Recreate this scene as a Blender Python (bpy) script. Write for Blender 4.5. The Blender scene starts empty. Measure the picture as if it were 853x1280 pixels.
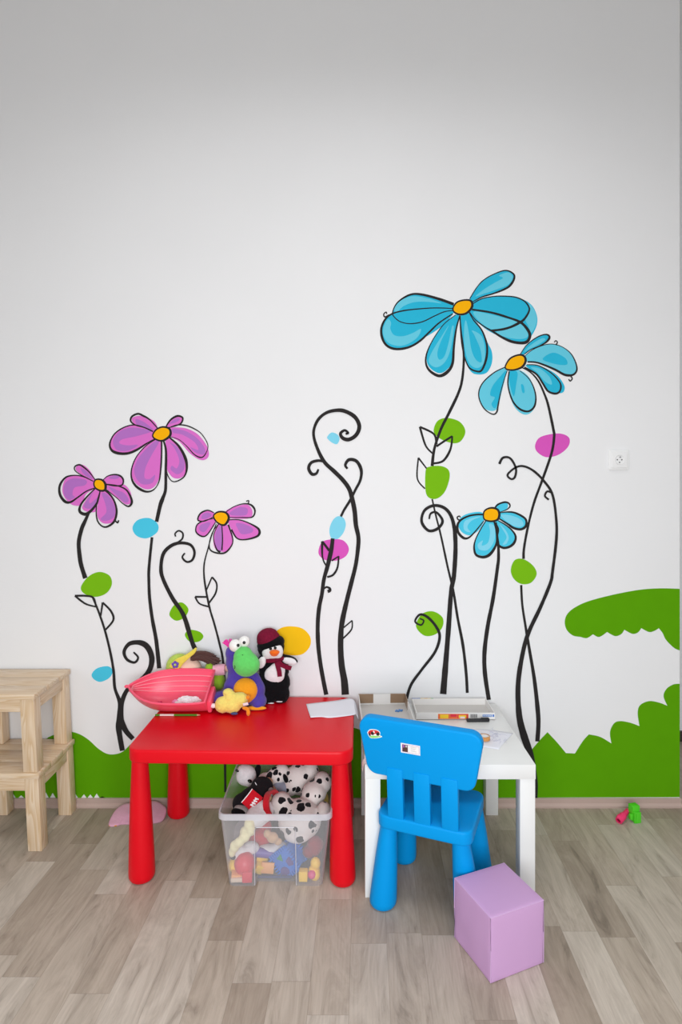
import bpy, bmesh, math, random
from mathutils import Vector, Matrix, Euler, noise
random.seed(7)
C = bpy.context.scene.collection
PI = math.pi
# ------------------------------------------------------------------ camera figures (metres / pixels of the 853x1280 frame)
FPX, UX, VH, CZ, CD = 750.0, 432.0, 595.0, 1.385, 2.517
def at(u, v, y=None, z=None):
    """the point of the room that lies at depth y, or at height z"""
    if z is not None:
        s = (v - VH) / (CZ - z); return Vector(((u - UX) / s, FPX / s - CD, z))
    s = FPX / (CD + y); return Vector(((u - UX) / s, y, CZ - (v - VH) / s))

# ------------------------------------------------------------------ materials
def lin(c):
    return tuple(((x/255)/12.92 if x/255 <= .04045 else ((x/255+.055)/1.055)**2.4) for x in c) + (1.0,)
class N:
    def __init__(s, name):
        s.m = bpy.data.materials.new(name); s.m.use_nodes = True
        s.t = s.m.node_tree; s.b = s.t.nodes['Principled BSDF']; s.out = s.t.nodes['Material Output']
    def n(s, kind, **kw):
        nd = s.t.nodes.new(kind)
        for k, v in kw.items():
            if k.startswith('i_'):
                key = k[2:]; key = int(key) if key.isdigit() else key.replace('_', ' ')
                if hasattr(v, 'is_output'): s.t.links.new(v, nd.inputs[key])
                else: nd.inputs[key].default_value = v
            else: setattr(nd, k, v)
        return nd
    def math(s, op, a, b=0.0):
        return s.n('ShaderNodeMath', operation=op, i_0=a, i_1=b).outputs[0]
    def link(s, a, b): s.t.links.new(a, b)
def mat(name, rgb, rough=.5, spec=.5, bump=0, bscale=300, var=0, vscale=8, sheen=0, coat=0, metal=0):
    k = N(name); k.b.inputs['Base Color'].default_value = lin(rgb)
    k.b.inputs['Roughness'].default_value = rough; k.b.inputs['Specular IOR Level'].default_value = spec
    k.b.inputs['Sheen Weight'].default_value = sheen; k.b.inputs['Coat Weight'].default_value = coat; k.b.inputs['Metallic'].default_value = metal
    tc = k.n('ShaderNodeTexCoord')
    nz2 = k.n('ShaderNodeTexNoise', i_Vector=tc.outputs['Object'], i_Scale=vscale, i_Detail=3.0)
    v = var if var else .03
    hi = tuple(min(1, x*(1+v)) for x in lin(rgb)[:3])+(1,); lo = tuple(x*(1-v) for x in lin(rgb)[:3])+(1,)
    mx = k.n('ShaderNodeMix', data_type='RGBA', i_0=nz2.outputs['Fac']); mx.inputs[6].default_value = lo; mx.inputs[7].default_value = hi
    k.link(mx.outputs[2], k.b.inputs['Base Color'])
    if bump:
        nz = k.n('ShaderNodeTexNoise', i_Vector=tc.outputs['Object'], i_Scale=float(bscale), i_Detail=4.0)
        bp = k.n('ShaderNodeBump', i_Strength=bump, i_Distance=.004, i_Height=nz.outputs['Fac'])
        k.link(bp.outputs[0], k.b.inputs['Normal'])
    return k.m
def plush(name, rgb, sheen=.25): return mat(name, rgb, .95, .1, bump=.6, bscale=260, var=.12, vscale=90, sheen=sheen)

def wall_mat():
    k = N('white_wall_paint'); tc = k.n('ShaderNodeTexCoord')
    k.b.inputs['Base Color'].default_value = lin((240, 240, 241)); k.b.inputs['Roughness'].default_value = .75; k.b.inputs['Specular IOR Level'].default_value = .2
    mp = k.n('ShaderNodeMapping', i_Vector=tc.outputs['Object']); mp.inputs['Scale'].default_value = (9, 30, 60)
    n1 = k.n('ShaderNodeTexNoise', i_Vector=mp.outputs[0], i_Scale=3.0, i_Detail=6.0)
    n2 = k.n('ShaderNodeTexNoise', i_Vector=tc.outputs['Object'], i_Scale=1.6, i_Detail=2.0)
    rp = k.n('ShaderNodeMix', data_type='RGBA', i_0=n2.outputs['Fac']); rp.inputs[6].default_value = lin((238, 238, 239)); rp.inputs[7].default_value = lin((244, 244, 245))
    k.link(rp.outputs[2], k.b.inputs['Base Color'])
    bp = k.n('ShaderNodeBump', i_Strength=.12, i_Distance=.003, i_Height=n1.outputs['Fac']); k.link(bp.outputs[0], k.b.inputs['Normal'])
    return k.m

def floor_mat():
    k = N('grey_oak_strip_floor'); tc = k.n('ShaderNodeTexCoord'); xyz = k.n('ShaderNodeSeparateXYZ', i_0=tc.outputs['Object'])
    X, Y = xyz.outputs[0], xyz.outputs[1]; M = k.math; W = .107
    xs = M('ADD', M('SUBTRACT', X, M('MULTIPLY', Y, .031)), .068 + 20*W)
    cx = M('DIVIDE', xs, W); col = M('FLOOR', cx); fx = M('FRACT', cx)
    wn = k.n('ShaderNodeTexWhiteNoise', noise_dimensions='1D', i_W=col)
    ln = M('ADD', M('MULTIPLY', wn.outputs['Value'], .28), .42)
    wn2 = k.n('ShaderNodeTexWhiteNoise', noise_dimensions='1D', i_W=M('ADD', col, 51.3))
    cy = M('ADD', M('DIVIDE', Y, ln), M('MULTIPLY', wn2.outputs['Value'], 7.0)); row = M('FLOOR', cy); fy = M('FRACT', cy)
    idv = k.n('ShaderNodeCombineXYZ', i_0=col, i_1=row)
    w3 = k.n('ShaderNodeTexWhiteNoise', noise_dimensions='2D', i_Vector=idv.outputs[0])
    # grain coordinates: squeezed across, stretched along, shifted per strip
    gv = k.n('ShaderNodeCombineXYZ', i_0=M('ADD', M('MULTIPLY', xs, 13.0), M('MULTIPLY', w3.outputs['Value'], 40.0)), i_1=M('MULTIPLY', Y, 2.9), i_2=M('MULTIPLY', w3.outputs['Value'], 90.0))
    g1 = k.n('ShaderNodeTexNoise', i_Vector=gv.outputs[0], i_Scale=1.0, i_Detail=5.0, i_Roughness=.66, i_Distortion=1.9)
    gv2 = k.n('ShaderNodeCombineXYZ', i_0=M('MULTIPLY', xs, 190.0), i_1=M('MULTIPLY', Y, 7.0), i_2=M('MULTIPLY', w3.outputs['Value'], 90.0))
    g2 = k.n('ShaderNodeTexNoise', i_Vector=gv2.outputs[0], i_Scale=1.0, i_Detail=4.0, i_Roughness=.6)
    tone = k.n('ShaderNodeValToRGB', i_0=w3.outputs['Value'])
    e = tone.color_ramp.elements; e[0].color = lin((160, 145, 130)); e[1].color = lin((198, 187, 174))
    a = tone.color_ramp.elements.new(.5); a.color = lin((183, 169, 154))
    gr = k.n('ShaderNodeValToRGB', i_0=g1.outputs['Fac']); e = gr.color_ramp.elements
    e[0].position = .24; e[0].color = (.36, .33, .31, 1); e[1].position = .60; e[1].color = (1.06, 1.06, 1.06, 1)
    a = gr.color_ramp.elements.new(.40); a.color = (.82, .805, .79, 1)
    m1 = k.n('ShaderNodeMix', data_type='RGBA', blend_type='MULTIPLY', i_0=.8); k.link(tone.outputs[0], m1.inputs[6]); k.link(gr.outputs[0], m1.inputs[7])
    gr2 = k.n('ShaderNodeValToRGB', i_0=g2.outputs['Fac']); e = gr2.color_ramp.elements
    e[0].position = .3; e[0].color = (.76, .75, .74, 1); e[1].position = .6; e[1].color = (1.04, 1.04, 1.04, 1)
    m2 = k.n('ShaderNodeMix', data_type='RGBA', blend_type='MULTIPLY', i_0=.42); k.link(m1.outputs[2], m2.inputs[6]); k.link(gr2.outputs[0], m2.inputs[7])
    ex = M('LESS_THAN', M('MINIMUM', fx, M('SUBTRACT', 1.0, fx)), .012)
    ey = M('LESS_THAN', M('MINIMUM', fy, M('SUBTRACT', 1.0, fy)), .0025)
    seam = M('MULTIPLY', M('MAXIMUM', ex, ey), .22)
    m3 = k.n('ShaderNodeMix', data_type='RGBA', i_0=seam); k.link(m2.outputs[2], m3.inputs[6]); m3.inputs[7].default_value = lin((105, 92, 80))
    k.link(m3.outputs[2], k.b.inputs['Base Color'])
    k.b.inputs['Roughness'].default_value = .5; k.b.inputs['Specular IOR Level'].default_value = .35
    bp = k.n('ShaderNodeBump', i_Strength=.12, i_Distance=.002, i_Height=g2.outputs['Fac']); k.link(bp.outputs[0], k.b.inputs['Normal'])
    return k.m

def pine(name, axis):
    k = N(name); tc = k.n('ShaderNodeTexCoord'); mp = k.n('ShaderNodeMapping', i_Vector=tc.outputs['Object'])
    sc = [34, 34, 34]; sc[axis] = 2.2; mp.inputs['Scale'].default_value = sc
    oi = k.n('ShaderNodeObjectInfo'); ad = k.n('ShaderNodeVectorMath', operation='ADD', i_0=mp.outputs[0])
    cm = k.n('ShaderNodeCombineXYZ', i_0=k.math('MULTIPLY', oi.outputs['Random'], 60.0), i_1=k.math('MULTIPLY', oi.outputs['Random'], 31.0)); k.link(cm.outputs[0], ad.inputs[1])
    n1 = k.n('ShaderNodeTexNoise', i_Vector=ad.outputs[0], i_Scale=.75, i_Detail=2.0, i_Distortion=.5)
    w = k.math('FRACT', k.math('MULTIPLY', n1.outputs['Fac'], 9.0))
    rp = k.n('ShaderNodeValToRGB', i_0=w); e = rp.color_ramp.elements
    e[0].color = lin((231, 210, 184)); e[1].color = lin((212, 181, 142)); e[1].position = .85
    a = rp.color_ramp.elements.new(.97); a.color = lin((227, 202, 171))
    k.link(rp.outputs[0], k.b.inputs['Base Color']); k.b.inputs['Roughness'].default_value = .36; k.b.inputs['Specular IOR Level'].default_value = .6
    return k.m

def spotted(name, base, spot, scale, thr, seedv=0.0):
    k = N(name); tc = k.n('ShaderNodeTexCoord')
    ad = k.n('ShaderNodeVectorMath', operation='ADD', i_0=tc.outputs['Object']); ad.inputs[1].default_value = (seedv, seedv*.7, seedv*.3)
    nz = k.n('ShaderNodeTexNoise', i_Vector=ad.outputs[0], i_Scale=60.0, i_Detail=2.0)
    mm = k.n('ShaderNodeMix', data_type='VECTOR', i_0=.012); k.link(ad.outputs[0], mm.inputs[4]); k.link(nz.outputs['Color'], mm.inputs[5])
    vo = k.n('ShaderNodeTexVoronoi', i_Vector=mm.outputs[1], i_Scale=float(scale), i_Randomness=1.0)
    big = k.math('ADD', k.math('MULTIPLY', k.n('ShaderNodeSeparateColor', i_0=vo.outputs['Color']).outputs[0], thr), .14)
    f = k.math('LESS_THAN', vo.outputs['Distance'], big)
    mx = k.n('ShaderNodeMix', data_type='RGBA', i_0=f); mx.inputs[6].default_value = lin(base); mx.inputs[7].default_value = lin(spot)
    k.link(mx.outputs[2], k.b.inputs['Base Color']); k.b.inputs['Roughness'].default_value = .95; k.b.inputs['Specular IOR Level'].default_value = .1
    k.b.inputs['Sheen Weight'].default_value = .2
    n2 = k.n('ShaderNodeTexNoise', i_Vector=tc.outputs['Object'], i_Scale=260.0, i_Detail=3.0)
    bp = k.n('ShaderNodeBump', i_Strength=.5, i_Distance=.004, i_Height=n2.outputs['Fac']); k.link(bp.outputs[0], k.b.inputs['Normal'])
    return k.m

def frosted():
    k = N('frosted_clear_plastic')
    tr = k.n('ShaderNodeBsdfTransparent'); tr.inputs[0].default_value = (.97, .97, .98, 1)
    k.b.inputs['Base Color'].default_value = lin((236, 236, 240)); k.b.inputs['Roughness'].default_value = .25
    fr = k.n('ShaderNodeLayerWeight', i_Blend=.35)
    fac = k.math('ADD', k.math('MULTIPLY', fr.outputs['Facing'], .40), .20)
    mx = k.n('ShaderNodeMixShader', i_0=fac); k.link(tr.outputs[0], mx.inputs[1]); k.link(k.b.outputs[0], mx.inputs[2])
    k.link(mx.outputs[0], k.out.inputs[0]); return k.m
def frosted_rim():
    k = N('frosted_rim_plastic'); tr = k.n('ShaderNodeBsdfTransparent')
    k.b.inputs['Base Color'].default_value = lin((228, 226, 232)); k.b.inputs['Roughness'].default_value = .25
    mx = k.n('ShaderNodeMixShader', i_0=.52); k.link(tr.outputs[0], mx.inputs[1]); k.link(k.b.outputs[0], mx.inputs[2])
    k.link(mx.outputs[0], k.out.inputs[0]); return k.m

M = dict(
 wall=wall_mat(), floor=floor_mat(), ceil=mat('ceiling_white', (240,240,238), .9), base=mat('taupe_skirting', (192,168,158), .4),
 dark=mat('dark_skirting', (60,52,48), .5),
 red=mat('red_plastic', (226,0,24), .38, .30, bump=.05, bscale=900), blue=mat('blue_plastic', (0,150,224), .45, .12, bump=.05, bscale=900),
 white=mat('white_laminate', (240,240,238), .3, .5), lilac=mat('lilac_leatherette', (202,160,204), .6, .25, bump=.12, bscale=500),
 seam=mat('lilac_seam', (208,170,212), .6), pinev=pine('pale_pine_upright', 2), pineh=pine('pale_pine_board', 0), piney=pine('pale_pine_rail', 1),
 frost=frosted(), rim=frosted_rim(),
 p_black=mat('black_wall_paint', (46,43,43), .8, .12), p_blue=mat('turquoise_paint', (44,184,218), .8, .12), p_lblue=mat('light_turquoise_paint', (104,205,228), .8, .12),
 p_pink=mat('orchid_paint', (224,116,204), .8, .12), p_vio=mat('violet_paint', (184,116,198), .8, .12), p_org=mat('orange_paint', (255,182,6), .8, .12),
 p_green=mat('grass_green_paint', (92,163,0), .8, .12, var=.05, vscale=14), p_green2=mat('leaf_green_paint', (122,188,20), .8, .12, var=.04), p_mag=mat('magenta_paint', (220,90,190), .8, .12), p_yel=mat('yellow_paint', (255,200,24), .8, .12),
 p_cyan=mat('cyan_paint', (76,202,232), .8, .12), p_sky=mat('pale_cyan_paint', (132,216,240), .8, .12),
 socket=mat('white_socket_plastic', (244,244,244), .3), hole=mat('socket_hole_dark', (50,48,48), .6), steel=mat('steel', (190,190,190), .3, metal=1),
)
# ------------------------------------------------------------------ object helpers
def link(name, me, parent=None, mats=()):
    o = bpy.data.objects.new(name, me); C.objects.link(o)
    if me is not None:
        for m in (mats if isinstance(mats, (list, tuple)) else [mats]): me.materials.append(m)
    if parent is not None: o.parent = parent
    return o
def obj(name, bm, mats, parent=None, smooth=True, angle=.7):
    me = bpy.data.meshes.new(name); bmesh.ops.recalc_face_normals(bm, faces=bm.faces); bm.to_mesh(me); bm.free()
    if smooth:
        me.shade_smooth(); me.set_sharp_from_angle(angle=angle)
    return link(name, me, parent, mats)
def thing(name, label, cat, loc=(0,0,0), rot=(0,0,0), group=None):
    o = bpy.data.objects.new(name, None); C.objects.link(o); o.location = loc; o.rotation_euler = rot; o.empty_display_size = .05
    o['label'] = label; o['category'] = cat
    if group: o['group'] = group
    return o
def tag(o, label, cat, group=None):
    o['label'] = label; o['category'] = cat
    if group: o['group'] = group
    return o
def struct(o): o['kind'] = 'structure'; return o

def box(bm, x0, x1, y0, y1, z0, z1, bev=0, mi=0, shear=0.0, segs=2):
    vs = [bm.verts.new((x + shear*(z), y, z)) for z in (z0, z1) for y in (y0, y1) for x in (x0, x1)]
    fs = [bm.faces.new([vs[i] for i in f]) for f in ((0,2,3,1),(4,5,7,6),(0,1,5,4),(2,6,7,3),(0,4,6,2),(1,3,7,5))]
    for f in fs: f.material_index = mi
    if bev:
        es = list({e for f in fs for e in f.edges})
        r = bmesh.ops.bevel(bm, geom=es, offset=bev, segments=segs, profile=.5, affect='EDGES')
        for f in r['faces']: f.material_index = mi
    return vs
def lathe(bm, prof, n=32, off0=(0,0), off1=(0,0), mi=0, cap=True):
    """rings of (r,z); the axis leans from off0 at the lowest z to off1 at the highest"""
    z0, z1 = prof[0][1], prof[-1][1]; rings = []
    for r, z in prof:
        t = (z - z0) / (z1 - z0) if z1 != z0 else 0
        cx, cy = off0[0]+(off1[0]-off0[0])*t, off0[1]+(off1[1]-off0[1])*t
        rings.append([bm.verts.new((cx+r*math.cos(2*PI*i/n), cy+r*math.sin(2*PI*i/n), z)) for i in range(n)])
    for a, b in zip(rings, rings[1:]):
        for i in range(n): bm.faces.new((a[i], a[(i+1)%n], b[(i+1)%n], b[i])).material_index = mi
    if cap:
        bm.faces.new(rings[0][::-1]).material_index = mi; bm.faces.new(rings[-1]).material_index = mi
def rrect(w, d, r, n=8):
    pts = []
    for cx, cy, a0 in ((w/2-r, d/2-r, 0), (-w/2+r, d/2-r, PI/2), (-w/2+r, -d/2+r, PI), (w/2-r, -d/2+r, 1.5*PI)):
        for i in range(n+1):
            a = a0 + PI/2*i/n; pts.append((cx+r*math.cos(a), cy+r*math.sin(a)))
    return pts
def slab(bm, outline, z0, z1, bev=.006, segs=4, mi=0, mat4=None):
    """prism over an outline with rounded upper and lower edges"""
    n = len(outline); cx = sum(p[0] for p in outline)/n; cy = sum(p[1] for p in outline)/n
    def inset(d):
        res = []
        for i in range(n):
            p0, p1, p2 = Vector(outline[i-1]), Vector(outline[i]), Vector(outline[(i+1)%n])
            t = (p2-p0).normalized() if (p2-p0).length else Vector((1,0)); nn = Vector((t.y, -t.x))
            res.append((p1 - nn*d))
        return res
    prof = [(bev*(1-math.sin(a)), z0+bev*(1-math.cos(a))) for a in [PI/2*i/segs for i in range(segs+1)]]
    prof += [(bev*(1-math.cos(a)), z1-bev*(1-math.sin(a))) for a in [PI/2*i/segs for i in range(segs+1)]]
    rings = []
    for d, z in prof:
        rings.append([bm.verts.new((p.x, p.y, z) if mat4 is None else mat4 @ Vector((p.x, p.y, z))) for p in inset(d)])
    for a, b in zip(rings, rings[1:]):
        for i in range(n): bm.faces.new((a[i], a[(i+1)%n], b[(i+1)%n], b[i])).material_index = mi
    bm.faces.new(rings[0][::-1]).material_index = mi; bm.faces.new(rings[-1]).material_index = mi
def tube(bm, pts, r, n=10, mi=0, closed=False, cap=True):
    pts = [Vector(p) for p in pts]; rings = []; up = Vector((0,0,1)); N_ = len(pts)
    rad = r if callable(r) else (lambda t: r)
    for i, p in enumerate(pts):
        a = pts[i-1] if (i or closed) else p; b = pts[(i+1) % N_] if (i < N_-1 or closed) else p
        t = (b-a).normalized(); s = t.cross(up)
        if s.length < 1e-3: s = t.cross(Vector((0,1,0)))
        s.normalize(); q = s.cross(t); rr = rad(i/max(1, N_-1))
        rings.append([bm.verts.new(p+s*rr*math.cos(2*PI*j/n)+q*rr*math.sin(2*PI*j/n)) for j in range(n)])
    pairs = list(zip(rings, rings[1:])) + ([(rings[-1], rings[0])] if closed else [])
    for a, b in pairs:
        for j in range(n): bm.faces.new((a[j], a[(j+1)%n], b[(j+1)%n], b[j])).material_index = mi
    if cap and not closed:
        bm.faces.new(rings[0]).material_index = mi; bm.faces.new(rings[-1][::-1]).material_index = mi
def ell(bm, c, r, rot=(0,0,0), mi=0, u=20, v=14):
    if not isinstance(r, (tuple, list)): r = (r, r, r)
    m = Matrix.Translation(c) @ Euler(rot).to_matrix().to_4x4() @ Matrix.Diagonal((r[0], r[1], r[2], 1))
    res = bmesh.ops.create_uvsphere(bm, u_segments=u, v_segments=v, radius=1, matrix=m)
    for f in {f for vv in res['verts'] for f in vv.link_faces}: f.material_index = mi
def ellobj(name, parent, m, *items):
    bm = bmesh.new()
    for it in items: ell(bm, *it)
    return obj(name, bm, m, parent)
def blob(name, items, m, parent=None, voxel=.005, smooth=6, fuzz=0.0, fscale=90, caps=()):
    """ellipsoids (and limbs given as tapering capsules) fused into one soft continuous body"""
    bm = bmesh.new()
    for it in items: ell(bm, *it)
    for a, b, ra, rb in caps:
        a, b = Vector(a), Vector(b); k = max(2, int((b-a).length/(min(ra, rb)*.5))+1)
        for i in range(k+1): ell(bm, a.lerp(b, i/k), ra+(rb-ra)*i/k, (0,0,0), 0, 14, 10)
    me = bpy.data.meshes.new(name+'_raw'); bm.to_mesh(me); bm.free()
    o = bpy.data.objects.new(name+'_raw', me); C.objects.link(o)
    md = o.modifiers.new('r', 'REMESH'); md.mode = 'VOXEL'; md.voxel_size = voxel
    ms = o.modifiers.new('s', 'SMOOTH'); ms.factor = .5; ms.iterations = smooth
    dg = bpy.context.evaluated_depsgraph_get(); dg.update()
    me2 = bpy.data.meshes.new_from_object(o.evaluated_get(dg)); me2.name = name
    bpy.data.objects.remove(o); bpy.data.meshes.remove(me)
    me2.materials.clear()
    if fuzz:
        ns = [v.normal.copy() for v in me2.vertices]
        for v, nn in zip(me2.vertices, ns): v.co += nn*fuzz*(noise.noise(v.co*fscale)+.6*noise.noise(v.co*fscale*2.3))
    me2.shade_smooth()
    return link(name, me2, parent, m)
def cat(P, n=8, closed=False):
    """Catmull-Rom through points"""
    P = [Vector(p) for p in P]; res = []; L = len(P)
    rng = range(L) if closed else range(L-1)
    for i in rng:
        if closed: p0, p1, p2, p3 = P[i-1], P[i], P[(i+1)%L], P[(i+2)%L]
        else: p0, p1, p2, p3 = P[max(i-1,0)], P[i], P[i+1], P[min(i+2,L-1)]
        for j in range(n):
            t = j/n; res.append(.5*((2*p1)+(p2-p0)*t+(2*p0-5*p1+4*p2-p3)*t*t+(3*p1-p0-3*p2+p3)*t**3))
    if not closed: res.append(P[-1])
    return res

# ------------------------------------------------------------------ the room
XE = 1.403                                    # where the painted wall ends in an outside corner
def quad(name, x0, x1, y0, y1, z0, z1, m):
    bm = bmesh.new(); box(bm, x0, x1, y0, y1, z0, z1); return struct(obj(name, bm, m, None, False))
quad('floor', -3.2, 3.2, -6.5, .75, -.1, 0, M['floor'])
quad('ceiling', -3.2, 3.2, -6.5, .75, 3.62, 3.72, M['ceil'])
wall = quad('wall_back', -3.2, XE, 0, .12, 0, 3.62, M['wall'])
quad('wall_left', -3.3, -3.2, -6.5, .12, 0, 3.62, M['wall'])
quad('wall_far', XE-.2, 3.2, .63, .75, 0, 3.62, M['wall'])
quad('wall_right', 3.2, 3.3, -6.5, .75, 0, 3.62, M['wall'])
quad('baseboard_far', XE-.2, 3.2, .612, .63, 0, .05, M['dark'])
bm = bmesh.new()
prof = [(0,0),(0,.0355),(-.007,.0355),(-.0085,.034),(-.0085,.016),(-.012,.013),(-.016,.007),(-.016,0)]
a = [bm.verts.new((-3.2,y,z)) for y,z in prof]; b = [bm.verts.new((XE+.004,y,z)) for y,z in prof]
for i in range(len(prof)): bm.faces.new((a[i], a[(i+1)%len(prof)], b[(i+1)%len(prof)], b[i]))
bm.faces.new(a); bm.faces.new(b[::-1])
struct(obj('baseboard_back', bm, M['base'], None, True, .5))

# ------------------------------------------------------------------ the painting on the wall
PM = ['p_black','p_blue','p_lblue','p_pink','p_vio','p_org','p_green','p_green2','p_mag','p_yel','p_cyan','p_sky']
SW = FPX/CD
class Paint:
    K = 0                                        # one coat over the other, across the whole wall
    def __init__(s): s.bm = bmesh.new()
    def v(s, p): return s.bm.verts.new(((p[0]-UX)/SW, -.0004-.000012*Paint.K, CZ-(p[1]-VH)/SW))
    def poly(s, pts, m):
        Paint.K += 1; f = s.bm.faces.new([s.v(p) for p in pts]); f.material_index = PM.index(m)
    def fill(s, pts, m, n=6): s.poly([tuple(p) for p in cat([Vector(p) for p in pts], n, True)], m)
    def stroke(s, pts, ws=(2,), closed=False, m='p_black', n=8):
        Paint.K += 1; c = cat([Vector(p) for p in pts], n, closed)
        if closed: c.append(c[0].copy())
        L = len(c); prev = None; mi = PM.index(m)
        for i, p in enumerate(c):
            q0, q1 = c[max(i-1,0)], c[min(i+1,L-1)]
            if closed and i in (0, L-1): q0, q1 = c[L-2], c[1]
            t = (q1-q0); t = t.normalized() if t.length else Vector((1,0)); nn = Vector((-t.y, t.x))
            f = i/(L-1)*(len(ws)-1); j = min(int(f), len(ws)-2) if len(ws) > 1 else 0
            w = ws[0] if len(ws) == 1 else ws[j]+(ws[j+1]-ws[j])*(f-j)
            w *= .62*(1+.10*noise.noise(Vector((p.x*.09, p.y*.09, 3))))
            cur = (s.v(p+nn*w), s.v(p-nn*w))
            if prev: s.bm.faces.new((prev[0], cur[0], cur[1], prev[1])).material_index = mi
            prev = cur
    def done(s, name, label): 
        o = obj(name, s.bm, [M[x] for x in PM], wall, False); o['label'] = label; return o
def T(ox, oy, sc): return lambda *pts: [(ox+p[0]/sc, oy+p[1]/sc) for p in pts]
def shift(pts, dx, dy): return [(x+dx, y+dy) for x, y in pts]
def shrink(pts, f, dx=0, dy=0):
    cx = sum(p[0] for p in pts)/len(pts); cy = sum(p[1] for p in pts)/len(pts)
    return [(cx+(x-cx)*f+dx, cy+(y-cy)*f+dy) for x, y in pts]

A = T(470,335,6.5615); B = T(560,330,7.108); Cc = T(590,410,6.093); D = T(560,620,7.755); E = T(130,505,6.093); F = T(60,570,7.108); G = T(180,600,5.018)
K2 = T(60,500,3.877); K3 = T(500,500,3.877); K4 = T(360,500,6.4); K5 = T(360,670,6.092); K6 = T(70,690,4.062); K7 = T(490,680,3.709); R = T(660,700,3.556); L4 = T(0,810,3.877); TY = T(260,770,6.093)

# hill and bushes first (lowest layer)
p = Paint()
hill = [(-30,960)] + [tuple(q) for q in cat([Vector(q) for q in [(-10,955),(30,948)]+L4((200,460),(250,425),(325,405),(380,415),(430,445),(480,490),(530,515),(590,505),(640,460))+[(185,912),(230,905),(290,925),(350,915),(420,905),(500,925),(580,915),(640,935),(664,938)]], 6)]
zig = [(664,997),(128,997)]
for xa, h in ((128,1.5),(121,4.5),(113,3.5),(105,3.7),(94,4.7),(80,3),(66,5.2),(57.5,5.6),(46,3),(36,4),(26.5,2.5),(16,5),(6,4)):
    zig += [(xa+3.6,997.3),(xa,997-h*1.15),(xa-3.6,997.3)]
zig += [(-10,997.3),(-30,997.3)]
p.poly(hill+zig, 'p_green')
p.done('painted_hill', 'green painted hill along the skirting')
p = Paint()
segs = [R((12,850),(50,805),(88,765)), R((88,765),(130,810),(170,858)), R((170,858),(210,860)), R((210,860),(245,805),(272,775)), R((272,775),(322,786),(372,815)),
        R((372,815),(366,765),(383,727),(410,716),(455,723),(497,738)), R((497,738),(489,680),(500,645),(540,627),(585,634),(621,648)), R((621,648),(604,605),(618,572),(648,553),(676,550))]
pts = []
for sg in segs: pts += [tuple(q) for q in cat([Vector(q) for q in sg], 6)][:-1]
pts += R((676,550)) + R((676,1054)) + [(661,997)]
p.poly(pts, 'p_green'); p.done('painted_bush', 'green painted bush with scalloped top at the corner of the wall')
p = Paint()
segs = [R((676,128),(590,126),(500,132),(390,152),(280,180),(220,205),(180,235),(165,270),(172,308),(200,335),(235,342)), R((235,342),(263,347),(290,330)), R((290,330),(318,342),(353,320)),
        R((353,320),(388,338),(415,330),(430,310)), R((430,310),(465,328),(490,322),(505,303)), R((505,303),(540,320),(565,314),(583,303)), R((583,303),(600,325),(615,355),(650,390),(676,402))]
pts = []
for sg in segs: pts += [tuple(q) for q in cat([Vector(q) for q in sg], 6)][:-1]
pts += R((676,402)); p.poly(pts, 'p_green'); p.done('painted_cloud', 'green painted cloud shape above the bush')

def dot(pts, m, label):
    q = Paint(); q.fill(pts, m); q.done('painted_dot', label)
dot(K3((165,140),(185,100),(230,87),(290,105),(318,150),(300,195),(265,210),(210,195),(172,168)), 'p_green2', 'green painted dot on the tall blue flower stem')
dot(K3((125,345),(145,323),(200,320),(237,340),(240,385),(215,450),(170,480),(128,455)), 'p_green2', 'lower green painted dot on the tall blue flower stem')
dot(K3((657,215),(685,178),(770,162),(820,182),(817,225),(770,265),(710,277),(665,250)), 'p_mag', 'magenta painted dot on the right stem')
dot(K7((552,120),(570,75),(610,70),(655,100),(672,140),(645,180),(600,185),(565,160)), 'p_green2', 'green painted dot in the right stem')
dot(K7((112,380),(140,325),(190,312),(235,340),(235,385),(200,420),(150,424)), 'p_green2', 'green painted dot behind the small curled stem')
dot(K4((315,295),(350,260),(395,275),(414,310),(395,352),(360,345),(325,318)), 'p_sky', 'pale cyan painted dot inside the top curl')
dot(K4((400,930),(447,945),(464,1000),(440,1070),(390,1115),(345,1100),(333,1035),(358,965)), 'p_sky', 'pale cyan painted oval on the middle vine')
dot(K5((233,115),(262,45),(340,25),(420,33),(464,90),(445,150),(380,185),(300,187),(250,160)), 'p_mag', 'magenta painted dot behind the middle vine leaves')
dot(TY((510,140),(555,92),(630,78),(720,95),(778,155),(780,225),(730,285),(660,300),(570,285),(520,230)), 'p_yel', 'yellow painted dot beside the penguin')
dot(K2((410,620),(435,582),(490,572),(532,600),(530,640),(480,670),(430,658)), 'p_cyan', 'cyan painted dot in the tall purple flower stem')
dot(K6((182,620),(210,590),(265,580),(288,605),(270,640),(225,659),(192,645)), 'p_cyan', 'cyan painted dot beside the left stem')
dot(K6((127,178),(165,125),(220,101),(272,120),(284,165),(255,210),(200,228),(145,212)), 'p_green2', 'large green painted dot on the left stem')
dot(K6((577,310),(600,270),(640,256),(673,290),(655,330),(615,349),(585,333)), 'p_green2', 'green painted dot behind the curled stem')
dot(K6((655,420),(680,395),(730,405),(749,430),(725,455),(680,455)), 'p_green2', 'small green painted dot low on the curled stem')

def flower(name_label, petals, centre, stems, extras=()):
    q = Paint()
    for fills, _ in petals:
        for pts, m in fills: q.fill(pts, m)
    for st, ws in stems: q.stroke(st, ws)
    for _, outs in petals:
        for pts, ws in outs: q.stroke(pts, ws)
    for pts, ws in extras: q.stroke(pts, ws)
    q.fill(centre, 'p_org'); q.stroke(centre, (1.4,1.8,2.6,1.8,1.4), True)
    q.done('painted_flower', name_label)
BL, LB, PK, VI = 'p_blue', 'p_lblue', 'p_pink', 'p_vio'
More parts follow.
